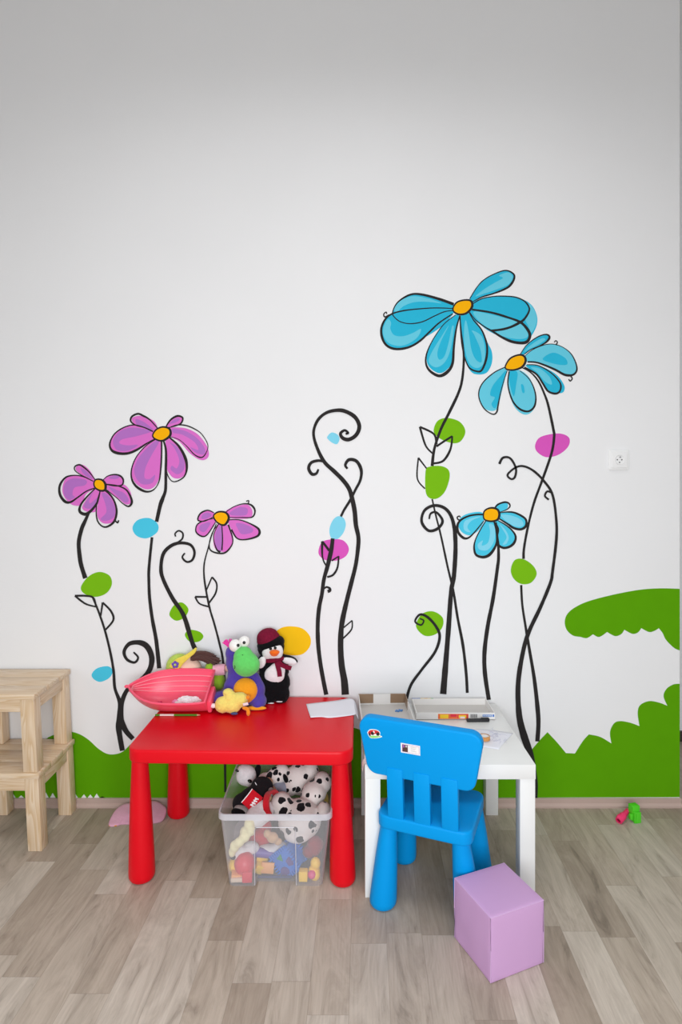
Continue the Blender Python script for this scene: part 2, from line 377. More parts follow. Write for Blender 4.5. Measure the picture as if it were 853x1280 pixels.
# tall blue flower
A1 = A((640,298),(520,255),(390,220),(300,215),(220,250),(165,300),(138,365),(150,400),(200,440),(280,457),(380,442),(480,395),(560,360),(632,348))
A2 = A((632,332),(480,328),(330,338),(220,352),(130,378),(75,425),(45,500),(55,580),(95,640),(170,665),(270,650),(360,600),(440,525),(520,450),(632,375))
A3 = A((655,385),(560,460),(480,570),(425,680),(410,770),(440,840),(520,885),(590,850),(630,780),(640,650),(660,500),(690,390))
B1 = B((195,310),(250,220),(310,150),(400,95),(510,58),(580,85),(590,130),(550,195),(480,235),(390,268),(300,295),(215,340))
B2f = B((215,350),(300,310),(490,288),(640,305),(740,360),(790,450),(792,540),(750,630),(700,690),(640,702),(540,680),(440,635),(340,580),(250,500),(190,430))
B3 = B((190,430),(230,500),(290,570),(325,640),(350,740),(340,850),(300,945),(250,952),(190,920),(150,830),(125,720),(112,580),(108,460))
flower('tall painted flower with big blue petals, topmost on the wall', [
  ([(A1, BL), (A2, BL), (A((632,375),(540,480),(400,570),(440,520)), BL), (A((150,330),(200,270),(300,232),(420,248),(540,290),(430,278),(320,280),(230,312),(170,362)), LB),
    (A((100,420),(125,450),(120,500),(150,550),(220,560),(300,535),(370,500),(345,565),(270,620),(190,640),(105,615),(62,550),(65,480)), LB)],
   [(A1, (3,2.2,1.2,1,1.2,1)), (A2, (1,1.3,1.8,2.6,2.4,2,1.2))]),
  ([(shrink(A3,.95,0,-1.5), BL), (A((600,470),(540,560),(460,690),(435,770),(490,815),(560,780),(610,680),(640,500),(625,480),(600,600),(565,720),(522,752),(505,700),(535,600)), LB)], [(A3, (.8,1,2,3.4,2.4,1.2))]),
  ([(B1, BL), (B((245,288),(330,220),(420,165),(490,125),(455,102),(540,75),(578,120),(540,182),(440,225),(330,262)), LB)], [(B1, (1,1,1.4,2.4,1.6,.9))]),
  ([(B2f, BL), (B((230,425),(380,448),(540,490),(640,520),(560,560),(400,582),(280,510)), LB), (B((725,350),(780,430),(788,520),(745,610),(715,550),(690,490),(725,420)), LB), (B((430,605),(640,530),(715,600),(690,660),(560,660)), LB)],
   [(B((220,355),(300,310),(400,290),(490,286),(600,295),(680,330),(722,385),(718,430),(680,490),(640,520),(560,560),(480,582),(390,592)), (1,1.2,1.6,2.6,2.2)),
    (B((215,405),(380,430),(520,470),(640,515),(700,570),(730,630),(710,685),(660,702),(570,690),(480,650),(400,600),(330,560),(250,500),(195,430)), (2,2.2,3,3.2,2.6,1.4,.8))]),
  ([(B((115,460),(190,440),(300,580),(350,690),(392,780),(392,880),(350,962),(280,982),(210,960),(155,860),(125,700)), BL),
    (B((160,500),(185,600),(210,760),(250,850),(300,870),(290,760),(240,640),(215,590),(300,640),(330,760),(320,880),(260,925),(190,880),(150,740),(145,580)), LB)], [(B3, (1,1.6,2.4,1.8,1,.9))]),
 ], B((48,390),(80,342),(140,322),(200,325),(218,360),(205,400),(160,440),(100,448),(55,425)),
 [(A((690,390),(700,520),(716,650),(722,760),(708,919))+[(573,492)]+K3((240,60),(200,140),(172,220),(162,270),(157,320)), (1.2,2,2.6,3,2.6,3)),
  (K3((157,480),(175,560),(200,660))+K7((260,110),(285,215),(305,340),(330,470),(345,600),(350,690)), (1.6,2,2.4,3,3))],
 [(A((110,385),(75,402),(65,380),(85,362),(90,378)), (1.6,1)), (K3((97,130),(165,165),(178,215)), (2.2,2,2.6)), (K3((97,130),(125,220),(160,260)), (2.2,1.6)),
  (K3((255,175),(215,200),(178,225)), (2,2.2)), (K3((255,175),(245,240),(210,295),(160,308)), (1.6,2.6,2)), (K3((90,280),(130,332)), (1.8,1.4)), (K3((90,280),(85,380),(122,430)), (1.6,1.4))])
# second blue flower
C1 = Cc((370,200),(410,140),(460,95),(520,60),(570,50),(592,70),(570,105),(520,135),(450,165),(400,200))
C2 = Cc((405,215),(450,175),(520,140),(600,122),(680,140),(750,190),(790,260),(800,320),(770,357),(710,357),(640,320),(560,285),(490,262),(425,258))
C3 = Cc((420,280),(500,285),(580,325),(640,375),(677,430),(670,482),(635,500),(580,480),(540,420),(490,350),(400,300))
C4 = Cc((285,330),(275,420),(290,500),(320,570),(370,620),(430,635),(475,600),(488,530),(470,450),(430,380),(365,325))
C5 = Cc((250,300),(170,340),(90,410),(55,480),(60,550),(100,620),(160,657),(190,640),(200,590),(220,490),(245,400),(270,325))
flower('blue painted flower with drooping petals below the tallest bloom', [
  ([(C1, BL), (Cc((400,180),(450,130),(530,80),(560,90),(500,130),(440,160)), LB)], [(C1, (.8,1,1.4,2.4,1,.8))]),
  ([(shrink(C2,1.0), LB), (Cc((540,235),(620,188),(710,228),(728,275),(680,282),(600,265)), BL)], [(C2, (.6,.8,.8,1.4,2.6,2,1.6))]),
  ([(Cc((410,285),(500,285),(590,320),(660,370),(705,440),(700,485),(665,497),(600,485),(540,420),(490,350)), BL), (Cc((450,300),(520,310),(590,370),(610,430),(560,410),(500,340)), LB)], [(C3, (1,1.2,1.6,2.2,2,1.8))]),
  ([(Cc((285,330),(278,440),(305,560),(350,630),(405,660),(455,640),(488,580),(485,490),(440,380),(365,322)), LB), (Cc((285,340),(290,430),(320,520),(340,420),(350,350),(330,325)), BL), (Cc((375,430),(395,440),(402,490),(385,490)), BL)], [(C4, (1.4,1.4,2.2,2,1.2,.7))]),
  ([(Cc((250,300),(170,340),(90,410),(57,480),(62,550),(95,610),(150,632),(195,610),(225,500),(265,330)), LB), (Cc((262,325),(225,360),(160,440),(140,510),(175,530),(150,580),(180,610),(215,520),(245,410)), BL)], [(C5, (1,1.2,1.2,1.2,1.8,1,.8))]),
 ], Cc((255,295),(290,235),(350,207),(395,212),(410,250),(385,295),(330,318),(275,318)),
 [(Cc((380,300),(450,340),(510,410),(560,520),(585,600))+K3((744,140),(748,180),(735,260),(690,390),(650,500),(620,620),(602,720),(600,770)), (1,2,2.8,2.6,2.4,2.6)),
  (K7((600,190),(605,280),(620,380),(640,500),(660,620),(675,750),(680,830),(675,915)), (2.2,2.4,3.2,4.6,4.4))],
 [(Cc((640,130),(652,110),(640,97),(628,110)), (1.4,1)), (Cc((750,362),(765,385),(750,404),(738,390)), (1.6,1.2))])
# small blue flower
D1 = D((460,110),(490,80),(550,60),(590,70),(603,100),(570,132),(500,158)); D2 = D((500,165),(570,155),(640,160),(710,190),(757,230),(757,290),(710,322),(640,310),(580,270),(500,220))
D3 = D((490,240),(560,280),(620,330),(657,390),(645,450),(600,490),(540,502),(490,470),(480,390),(490,320),(460,255)); D4 = D((370,240),(320,320),(270,420),(255,500),(275,570),(340,592),(400,572),(450,510),(475,440),(470,340),(450,250))
D5 = D((345,180),(280,180),(200,195),(130,230),(95,280),(100,350),(150,405),(200,405),(260,350),(350,240))
CY, SK = 'p_cyan', 'p_sky'
flower('small blue painted flower above the white table', [
  ([(D((460,110),(480,75),(540,58),(580,75),(575,120),(510,155)), CY)], [(D1, (1.6,2,1.4,.7))]),
  ([(D2, CY), (D((520,180),(620,190),(710,230),(735,280),(690,300),(620,280),(540,220)), SK)], [(D2, (.8,1.8,2.2,2.6,2.4,1.4))]),
  ([(D3, CY), (D((500,270),(560,330),(590,400),(570,460),(530,470),(570,400),(530,320)), SK)], [(D3, (1,1.6,2.6,2.6,2,1.2))]),
  ([(shrink(D4,.97,0,-1.2), CY), (D((400,270),(455,300),(450,430),(390,520),(310,520),(290,470),(340,430),(330,480),(390,450),(410,350)), SK)], [(D4, (1,1.2,2.4,3,2,1.6))]),
  ([(D((340,165),(270,155),(170,180),(110,230),(105,300),(150,360),(220,380),(300,330),(350,240)), CY), (D((160,250),(240,210),(320,200),(230,240),(190,300),(220,350),(160,330)), SK)], [(D5, (1.8,1.8,2,2.6,2.6,1.6,1))]),
 ], D((345,190),(360,140),(420,115),(480,130),(500,180),(480,230),(420,245),(360,230)),
 [(D((470,255),(482,400),(490,480),(492,600))+K7((490,110),(470,250),(445,380),(430,500),(432,600),(450,722)), (1.4,2.6,3.2,3.8,4.4,4))],
 [(D((130,235),(100,228),(92,205),(112,195),(122,207)), (1.6,1.2))])
# tall purple flower
E1 = E((410,185),(350,120),(300,90),(260,75),(215,95),(205,130),(240,160),(310,180),(375,210)); E2 = E((375,210),(310,180),(230,160),(150,180),(80,230),(46,300),(60,352),(110,375),(180,376),(250,350),(320,305),(390,265))
E3 = E((395,270),(320,320),(250,400),(213,490),(213,570),(250,630),(320,667),(380,652),(420,590),(435,480),(440,370),(440,280)); E4 = E((455,280),(475,340),(480,430),(480,520),(510,580),(550,590),(610,555),(632,490),(620,410),(570,320),(500,255))
E5 = E((500,180),(560,160),(630,165),(700,195),(750,235),(792,310),(780,370),(745,407),(690,385),(630,320),(570,270),(505,250)); E6 = E((475,170),(510,120),(560,92),(600,105),(590,145),(550,165),(495,180))
flower('tall purple painted flower on the left', [
  ([(E((410,185),(380,130),(310,95),(250,92),(212,115),(240,158),(310,180),(375,210)), PK), (E((245,115),(310,140),(380,200),(300,175),(250,155)), VI)], [(E1, (1,2,2,1.4,1))]),
  ([(E2, PK), (E((70,280),(120,210),(210,180),(330,195),(360,212),(250,245),(140,270),(120,300),(180,315),(260,312),(190,355),(100,350)), VI)], [(E2, (1.4,1.2,1.4,3,2.4,1))]),
  ([(shrink(E3,.97,0,-2), PK), (E((380,290),(420,290),(370,380),(320,480),(310,560),(350,570),(390,540),(370,600),(290,610),(240,550),(235,480),(280,390)), VI)], [(E3, (.8,1,1.6,2.6,1,1.8,1.6))]),
  ([(E((470,280),(485,400),(480,490),(520,555),(570,567),(615,540),(625,480),(610,400),(560,320),(500,265)), PK), (E((500,290),(560,330),(610,420),(610,500),(560,535),(510,500),(520,470),(555,490),(575,430),(540,340)), VI)], [(E4, (1.6,1.2,1,1.4,3.2,1.6))]),
  ([(E((505,185),(560,178),(640,190),(720,235),(785,320),(800,390),(770,425),(720,420),(650,370),(580,290),(510,245)), PK), (E((525,190),(620,205),(710,260),(770,340),(760,385),(700,370),(660,330),(720,350),(690,290),(600,235),(530,220)), VI)], [(E5, (1,1.4,1,.8,1.4,.8,.7))]),
  ([(E6, PK), (E((500,150),(550,110),(580,115),(550,140)), VI)], [(E6, (1.4,2.2,1.6,1))]),
 ], E((373,235),(400,195),(450,175),(500,190),(507,235),(470,270),(430,280),(385,262)),
 [(E((455,280),(472,350),(472,500),(470,650),(450,715))+K2((545,510),(527,590)), (1.6,2.4,3,4,3.6)),
  (K2((505,665),(495,760),(490,820))+K6((472,130),(476,230),(490,340),(510,450),(525,590)), (2.6,3,3,3.6,4.4))])
# left purple flower
F1 = F((420,210),(370,145),(320,100),(280,78),(240,95),(243,130),(290,165),(350,195),(405,225)); F2 = F((405,225),(320,185),(240,172),(160,190),(108,260),(108,340),(150,402),(200,410),(270,365),(340,315),(415,285))
F3 = F((420,290),(350,360),(295,430),(283,490),(330,517),(380,490),(430,430),(450,380),(465,310)); F4 = F((465,315),(440,400),(430,480),(440,570),(480,622),(530,627),(590,580),(612,490),(590,400),(550,340),(510,305))
F5 = F((515,250),(610,262),(690,295),(730,350),(747,410),(720,447),(670,425),(610,370),(510,290)); F6 = F((490,215),(530,180),(590,165),(640,175),(670,210),(660,257),(600,265),(515,250))
flower('purple painted flower farthest left', [
  ([(F((420,210),(370,125),(310,78),(260,88),(250,125),(300,165),(350,195),(405,225)), PK), (F((290,110),(340,130),(400,205),(330,170)), VI)], [(F1, (1,1.8,1,.7))]),
  ([(F((405,225),(320,180),(230,172),(160,200),(130,280),(140,350),(190,415),(240,440),(300,430),(340,340),(415,285)), PK), (F((150,250),(220,200),(340,215),(330,260),(240,280),(220,340),(240,365),(190,390),(145,340)), VI)], [(F2, (1,1.2,2.4,2.8,1.6,1.2))]),
  ([(F((420,295),(340,390),(305,460),(350,495),(430,490),(440,400),(460,310)), PK), (F((410,310),(330,420),(330,460),(400,465),(435,400),(440,370),(380,420),(370,390)), VI)], [(F3, (1.2,2,3.4,2.2,1.2))]),
  ([(F((465,315),(445,420),(440,530),(480,590),(540,600),(595,570),(614,490),(590,400),(550,340),(510,305)), PK), (F((480,330),(540,350),(595,450),(590,540),(520,575),(470,560),(520,500),(510,420)), VI)], [(F4, (1.2,1.2,1.6,2.4,1.8,2))]),
  ([(F((515,255),(600,258),(680,255),(730,310),(745,370),(735,420),(690,428),(630,380),(515,285)), PK), (F((540,270),(610,300),(680,330),(720,390),(690,415),(630,370),(560,300)), VI)], [(F5, (1,1.6,2.4,1,.8))]),
  ([(F6, PK), (F((540,195),(600,172),(640,185),(600,205)), VI)], [(F6, (.8,1.4,1.8,1.6,1.4))]),
 ], F((410,245),(428,210),(480,212),(512,250),(508,300),(470,308),(425,285)),
 [(F((365,505),(330,580),(300,650))+K2((150,690),(155,760))+K6((130,70),(150,133)), (2.4,4,4,4.4,4.4)),
  (K6((188,230),(220,310),(250,400),(275,500),(293,600),(300,690),(325,765),(322,850),(320,900),(338,1008)), (2,2.2,2.6,3.2,6,5))],
 [(F((600,575),(620,592),(630,570)), (1.6,1.6)), (K6((97,222),(150,222),(190,232),(205,278)), (2.2,2,2)), (K6((97,222),(150,262),(205,278)), (2,1.6)), (K6((238,256),(280,300),(292,345),(250,397)), (1.8,2.2,1.8)), (K6((238,256),(228,325)), (2,1.6))])
# small purple flower
G1 = G((440,205),(400,190),(355,210),(340,250),(380,258),(440,230)); G2 = G((440,240),(380,255),(335,280),(328,325),(365,353),(400,340),(450,265)); G4 = G((530,250),(600,250),(670,275),(722,310),(715,350),(640,373),(585,365),(550,310)); G5 = G((510,205),(560,170),(620,150),(670,155),(697,190),(680,232),(610,235),(535,235))
flower('small purple painted flower above the doll', [
  ([(G1, PK), (shrink(G1,.6), VI)], [(G1, (1,1.6,1.4,.8))]), ([(G2, PK), (shrink(G2,.55,-1), VI)], [(G2, (1,1.2,1.6,1))]),
  ([(G((465,275),(437,350),(445,425),(490,450),(535,440),(562,380),(545,310),(510,275)), PK), (G((470,290),(447,350),(455,420),(490,440),(490,300)), VI)],
   [(G((470,275),(430,330),(410,410),(430,448),(500,459),(545,420),(558,370),(530,280)), (.8,1,1.6,1.8,1.2,1.6)), (G((490,285),(494,370),(490,440)), (1,1.6)), (G((470,275),(438,350),(455,430),(480,452)), (.8,1,2.4))]),
  ([(G4, PK), (shrink(G4,.55,1,-1), VI)], [(G4, (1,1.2,2.6,1.4,1.6))]), ([(G((510,205),(540,178),(620,155),(660,160),(682,200),(660,240),(540,238)), PK), (G((540,205),(600,170),(650,180),(640,220),(560,222)), VI)], [(G5, (.8,1,2,1.2,.8))]),
 ], G((438,225),(468,200),(515,205),(533,240),(505,282),(460,265)),
 [(G((455,275),(425,350),(403,430),(380,520),(378,600),(392,700),(415,810),(442,900))+K6((830,460),(850,560))+[(282,880),(281.5,940),(282,990)], (1,1.4,2,2,2.4,2.4))],
 [(G((655,150),(658,130),(642,133)), (1.2,1.2)), (G((428,608),(457,650),(450,710),(408,772)), (1.8,1.8)), (G((428,608),(393,690)), (1.4,1.4)), (G((322,732),(397,733)), (2,1.8)), (G((322,732),(350,775),(412,795)), (1.8,1.6))])

def vine(label, strokes):
    q = Paint()
    for pts, ws in strokes: q.stroke(pts, ws)
    q.done('painted_vine', label)
vine('black painted curled stem beside the small purple flower', [
  (G((258,458),(242,485),(270,513),(305,500),(318,450),(290,405),(220,395),(160,420),(120,470),(108,560),(125,630),(180,740),(235,820))+K6((660,350),(690,450),(707,490)), (1.6,2.2,2.6,3.4,3.6,4,4.6,4.6)),
  (G((200,355),(197,335),(220,318),(245,335),(240,370),(205,396)), (1.4,1.8,1.8))])
vine('black painted spiral stem left of the pink boat', [
  (K6((395,508),(418,535),(400,560),(362,545),(347,505),(375,465),(430,460),(468,485),(488,540),(475,600),(430,650),(370,690),(337,760),(333,850),(355,905),(392,948)), (1.6,2.4,2.8,3.6,5.4,6,5,4.2,4.4,6,4.6))])
vine('black painted vine in the middle with a big round curl', [
  (K4((462,272),(483,264),(455,243),(422,268),(440,305),(490,316),(548,278),(572,210),(540,140),(470,95),(400,82),(310,102),(240,162),(206,260),(230,370),(290,492),(370,570),(440,640),(490,710),(515,790),(535,890),(545,1000),(565,1100),(560,1200))+K5((515,230),(480,370),(440,530),(410,680),(402,830),(410,980),(430,1100),(438,1207)), (2,2.6,3.6,4,4,3.2,2.8,4,4.4,4.6,4.2,4,5,6,7.6)),
  (K4((245,553),(228,588),(192,592),(167,545),(190,500),(250,485),(297,497)), (2,3.4,3,2.4)), (K4((478,550),(460,520),(490,478),(550,490),(587,560),(580,640),(540,720),(500,800),(450,880),(425,932)), (2,3.2,3.4,2.6,2.6,2.4)),
  (K5((342,18),(332,100),(305,220),(275,330),(260,440),(238,550),(228,680),(232,830),(250,980),(275,1120),(293,1207)), (4,4.4,3.6,4,4.2,4,4.4)),
  (K5((262,40),(262,140),(275,195),(300,235)), (2.4,1.6,1.6)), (K5((262,40),(315,110)), (2,2.6)), (K5((388,153),(378,240),(345,295),(300,312)), (1.6,2.2,2)), (K5((388,153),(335,188)), (1.4,1.6)),
  (K5((278,400),(295,388),(318,398),(320,415),(303,422)), (1.4,2,3,3)), (K5((490,642),(485,710),(418,782)), (1.4,1.6)), (K5((490,642),(425,697)), (1.4,1.4))])
vine('black painted spiral stem crossing the tall blue flower stem', [
  (K3((142,577),(150,550),(178,545),(207,585),(185,622),(140,633),(106,590),(120,535),(170,511),(225,530),(258,590),(270,700),(262,853))+K7((275,220),(262,400),(250,550),(238,695)), (1.6,2.2,2.8,3,2.8,3,3.4,4.4,4.4,5,6.6))])
vine('black painted stem with a loop at the right', [
  (K3((482,310),(500,280),(535,283),(562,330),(558,372),(540,383),(522,362),(560,328),(600,321),(650,345),(700,395),(740,460),(758,580),(758,680),(740,830))+K7((735,180),(690,290),(630,420),(600,540),(585,660),(590,790),(610,880),(642,975))+[(667,962),(669.5,980),(669.5,997)], (2.6,2.2,2.2,2,2.2,2.4,2.6,3,3.4,4.2,5,7.5,5.5,4)),
  (K3((742,452),(715,443),(703,465),(722,483)), (2,2))])
vine('small black painted stem with a curled tip over a green dot', [
  (K7((130,345),(148,355),(135,375),(108,358),(130,327),(165,338),(205,382),(222,430),(200,500),(140,580),(90,650),(68,717)), (1.4,1.6,2,2.6,2.8,2.8,2.8,3))])

# ------------------------------------------------------------------ wall socket
def cylp(bm, c, r, y0, y1, n=32, mi=0):
    a = [bm.verts.new((c[0]+r*math.cos(2*PI*i/n), y0, c[1]+r*math.sin(2*PI*i/n))) for i in range(n)]
    b = [bm.verts.new((c[0]+r*math.cos(2*PI*i/n), y1, c[1]+r*math.sin(2*PI*i/n))) for i in range(n)]
    for i in range(n): bm.faces.new((a[i], a[(i+1)%n], b[(i+1)%n], b[i])).material_index = mi
    bm.faces.new(a[::-1]).material_index = mi; bm.faces.new(b).material_index = mi
RX = Matrix.Rotation(PI/2, 4, 'X')            # outline xy -> xz, thickness towards -y
so = thing('wall_socket', 'white square power socket mounted on the wall above the green bushes', 'socket', (1.145, 0, 1.453))
bm = bmesh.new(); slab(bm, rrect(.086,.086,.008), 0, .008, .003, mat4=RX); obj('frame', bm, M['socket'], so)
bm = bmesh.new(); slab(bm, rrect(.066,.068,.006), .008, .0125, .002, mat4=RX); obj('cover', bm, M['socket'], so)
bm = bmesh.new()
for i in range(40):
    a0, a1 = 2*PI*i/40, 2*PI*(i+1)/40
    q = [bm.verts.new((r*math.cos(a), y, r*math.sin(a))) for r, y in ((.0205,-.0125),(.0195,-.015),(.017,-.0128)) for a in (a0, a1)]
    bm.faces.new((q[0],q[1],q[3],q[2])); bm.faces.new((q[2],q[3],q[5],q[4]))
bmesh.ops.remove_doubles(bm, verts=bm.verts, dist=1e-5); obj('socket_ring', bm, M['socket'], so)
for x, z_ in ((-.0095, 0), (.0095, 0), (0, -.011)):
    bm = bmesh.new(); cylp(bm, (x, z_), .0026, -.0124, -.0131, 16); obj('pin_hole', bm, M['hole'], so)
bm = bmesh.new(); cylp(bm, (0, .0105), .0026, -.012, -.022, 16); obj('earth_pin', bm, M['steel'], so)

# ------------------------------------------------------------------ red table
def cone_leg(bm, h, r0, r1, off=(0,0)):
    lathe(bm, [(r0-.016,0),(r0-.006,.0025),(r0-.001,.010),(r0,.022),(r0*.86+r1*.14,h*.25),(r0*.5+r1*.5,h*.62),(r1,h)], 36, (0,0), off)
TZ = .468
rt = thing('play_table', 'red plastic table with rounded corners carrying plush toys', 'table', (-.3515, -.269, 0), (0, 0, math.radians(-1.3)))
bm = bmesh.new(); slab(bm, rrect(.765, .500, .052, 10), TZ-.046, TZ, .007); obj('tabletop', bm, M['red'], rt)
for x, y, ox in ((-.346,-.187,-.009), (.347,-.187,-.010), (-.335,.198,-.006), (.338,.198,-.006)):
    bm = bmesh.new(); cone_leg(bm, TZ-.044, .0445, .0265, (ox, .004 if y < 0 else -.004)); obj('leg', bm, M['red'], rt).location = (x, y, 0)

# ------------------------------------------------------------------ white table
wt = thing('side_table', 'white square table with straight legs behind the blue chair', 'table', (.3445, -.282, 0))
WZ = .4375
bm = bmesh.new(); box(bm, -.2805, .2805, -.2665, .2645, WZ-.048, WZ, .0012); obj('tabletop', bm, M['white'], wt, True, .5)
for sx in (-1, 1):
    for sy in (-1, 1):
        bm = bmesh.new(); box(bm, -.025, .025, -.025, .025, 0, WZ-.0485, .0012); obj('leg', bm, M['white'], wt, True, .5).location = (sx*.2545, -.0005+sy*.2385, 0)

# ------------------------------------------------------------------ blue chair
ch = thing('child_chair', 'blue plastic child chair with three back slats facing the white table', 'chair', (.121, -.574, 0), (0, 0, math.radians(-21.7)))
SZ = .300
bm = bmesh.new(); slab(bm, [(x+.137, y+.110) for x, y in rrect(.305, .270, .035, 8)], SZ-.043, SZ, .007); obj('seat', bm, M['blue'], ch)
for x, y in ((0,0), (.274,.030), (0,.245), (.272,.245)):
    bm = bmesh.new(); dx = .018 if x < .1 else (-.018 if y > .1 else -.024); dy = (.010 if x < .1 else -.016) if y < .1 else -.012
    cone_leg(bm, SZ-.041, .044, .027, (dx, dy)); obj('leg', bm, M['blue'], ch).location = (x, y, 0)
lean = Matrix.Translation((0, -.012, 0)) @ Matrix.Rotation(math.radians(5), 4, 'X')     # back rakes towards the room
for x in (.050, .137, .224):
    bm = bmesh.new(); vs0 = len(bm.verts); box(bm, x-.026, x+.026, -.011, .011, SZ-.012, .462, .003)
    for v in bm.verts: v.co = Vector((v.co.x, v.co.y - .012 - (v.co.z-SZ)*.09, v.co.z))
    obj('back_slat', bm, M['blue'], ch)
def trap(w0, w1, h, r, n=8):
    P = [Vector((w1/2, h/2)), Vector((-w1/2, h/2)), Vector((-w0/2, -h/2)), Vector((w0/2, -h/2))]; out = []
    for i, p_ in enumerate(P):
        a = (P[i-1]-p_).normalized(); b = (P[(i+1)%4]-p_).normalized(); half = a.angle(b)/2; d = r/math.tan(half)
        c = p_+(a+b).normalized()*r/math.sin(half); s0 = (p_+a*d-c); s1 = (p_+b*d-c)
        a0 = math.atan2(s0.y, s0.x); a1 = math.atan2(s1.y, s1.x)
        while a1 < a0: a1 += 2*PI
        for k in range(n+1): aa = a0+(a1-a0)*k/n; out.append((c.x+r*math.cos(aa), c.y+r*math.sin(aa)))
    return out
backm = Matrix.Translation((.130, -.0235, .525)) @ Matrix.Rotation(math.radians(5), 4, 'X') @ RX
bm = bmesh.new(); slab(bm, trap(.338, .405, .185, .036), -.017, .017, .006, mat4=backm); obj('back_panel', bm, M['blue'], ch)
# stickers on the back panel, local plane x right / y up, thickness outwards
SM = [mat('sticker_white', (240,238,238), .4), mat('sticker_red', (205,40,48), .4), mat('sticker_black', (34,28,30), .4), mat('sticker_green', (150,220,120), .4), mat('sticker_mauve', (165,95,175), .4), mat('sticker_brown', (80,55,50), .4), mat('sticker_grey', (190,188,190), .5)]
def decal(bm, pts, mi, h): 
    bot = [bm.verts.new(backm @ Vector((x, y, .0165))) for x, y in pts]; top = [bm.verts.new(backm @ Vector((x, y, h))) for x, y in pts]
    n = len(pts); bm.faces.new(top).material_index = mi
    for i in range(n): bm.faces.new((bot[i], bot[(i+1)%n], top[(i+1)%n], top[i])).material_index = mi
def sp(*pts): return [tuple(p_) for p_ in cat([Vector(p_) for p_ in pts], 5, True)]
bm = bmesh.new(); k_ = .00029; o0 = (-.143, .042)      # crop-pixel units around the sticker centre
def q(*pts): return sp(*[(o0[0]+x*k_, o0[1]-y*k_) for x, y in pts])
decal(bm, q((-82,-8),(-55,-42),(-10,-52),(35,-50),(66,-28),(64,5),(84,12),(80,24),(20,46),(-40,55),(-62,42),(-78,14)), 0, .0172)
decal(bm, q((-74,-4),(-50,-34),(-5,-44),(35,-42),(58,-24),(45,-6),(10,-2),(-20,10),(-60,16)), 1, .0174)
decal(bm, q((-70,10),(-58,0),(-48,14),(-46,30),(-58,32)), 2, .0176); decal(bm, q((-40,-14),(-20,-20),(-6,-4),(-14,14),(-34,12)), 2, .0176)
decal(bm, q((22,-16),(50,-26),(60,-8),(50,10),(26,12)), 2, .0176); decal(bm, q((-58,36),(-20,22),(30,18),(76,14),(20,40),(-36,50)), 3, .0176)
decal(bm, q((-16,-28),(-4,-34),(4,-20),(-4,-10)), 0, .0177)
obj('sticker', bm, SM, ch, False)['label'] = 'red, black and green picture sticker'
bm = bmesh.new(); o0 = (-.026, .012)
def rc(x0, x1, y0, y1, mi, h): decal(bm, [(o0[0]+x, o0[1]+y) for x, y in ((x0,y0),(x1,y0),(x1,y1),(x0,y1))], mi, h)
rc(-.031,.031,-.0155,.0155,0,.0172); rc(-.0265,.028,-.012,.012,4,.0174); rc(-.008,.0272,-.0112,.0112,0,.0176); rc(-.0255,-.0085,-.0112,.0112,5,.0176)
rc(-.024,-.019,.002,.0105,4,.0178); rc(-.016,-.010,.004,.010,6,.0178)
for i in range(4): rc(.001+.001*(i % 2), .019-.002*(i % 3), .0065-.0042*i, .0078-.0042*i, 6, .0178)
obj('sticker', bm, SM, ch, False)['label'] = 'white card sticker with a mauve border and a dark picture'

# ------------------------------------------------------------------ lilac cube
cu = thing('cube_seat', 'lilac padded leatherette cube on the floor in front of the blue chair', 'cube', (.4455, -.765, 0), (0, 0, math.radians(22.8)))
bm = bmesh.new(); bmesh.ops.create_cube(bm, size=1); bmesh.ops.subdivide_edges(bm, edges=bm.edges, cuts=11, use_grid_fill=True)
for v in bm.verts:
    x, y, z_ = v.co; e = lambda a_, b_: max(0, 1-(2*abs(a_))**2)*max(0, 1-(2*abs(b_))**2)
    px = x*(1+.03*e(y, z_)) ; py = y*(1+.03*e(x, z_)); pz = z_*(1+.03*e(x, y))
    v.co = Vector((px*.182+ .002*noise.noise(v.co*3), py*.178, (pz+.5)*.181))
    v.co.z = max(0, v.co.z)
es = [e_ for e_ in bm.edges if len(e_.link_faces) == 2 and e_.link_faces[0].normal.angle(e_.link_faces[1].normal, 0) > 1]
bmesh.ops.bevel(bm, geom=es, offset=.004, segments=3, profile=.5, affect='EDGES')
obj('cushion_body', bm, M['lilac'], cu, True, 1.2)
bm = bmesh.new(); hw, hd, h_ = .0905, .0885, .1805
for zz in (h_-.0015,):
    tube(bm, [(-hw,-hd,zz),(hw,-hd,zz),(hw,hd,zz),(-hw,hd,zz)], .0016, 6, closed=True)
for sx, sy in ((-1,-1),(1,-1),(1,1),(-1,1)): tube(bm, [(sx*hw, sy*hd, .003), (sx*(hw+.0005), sy*(hd+.0005), h_/2), (sx*hw, sy*hd, h_-.002)], .0014, 6)
obj('piping', bm, M['seam'], cu)

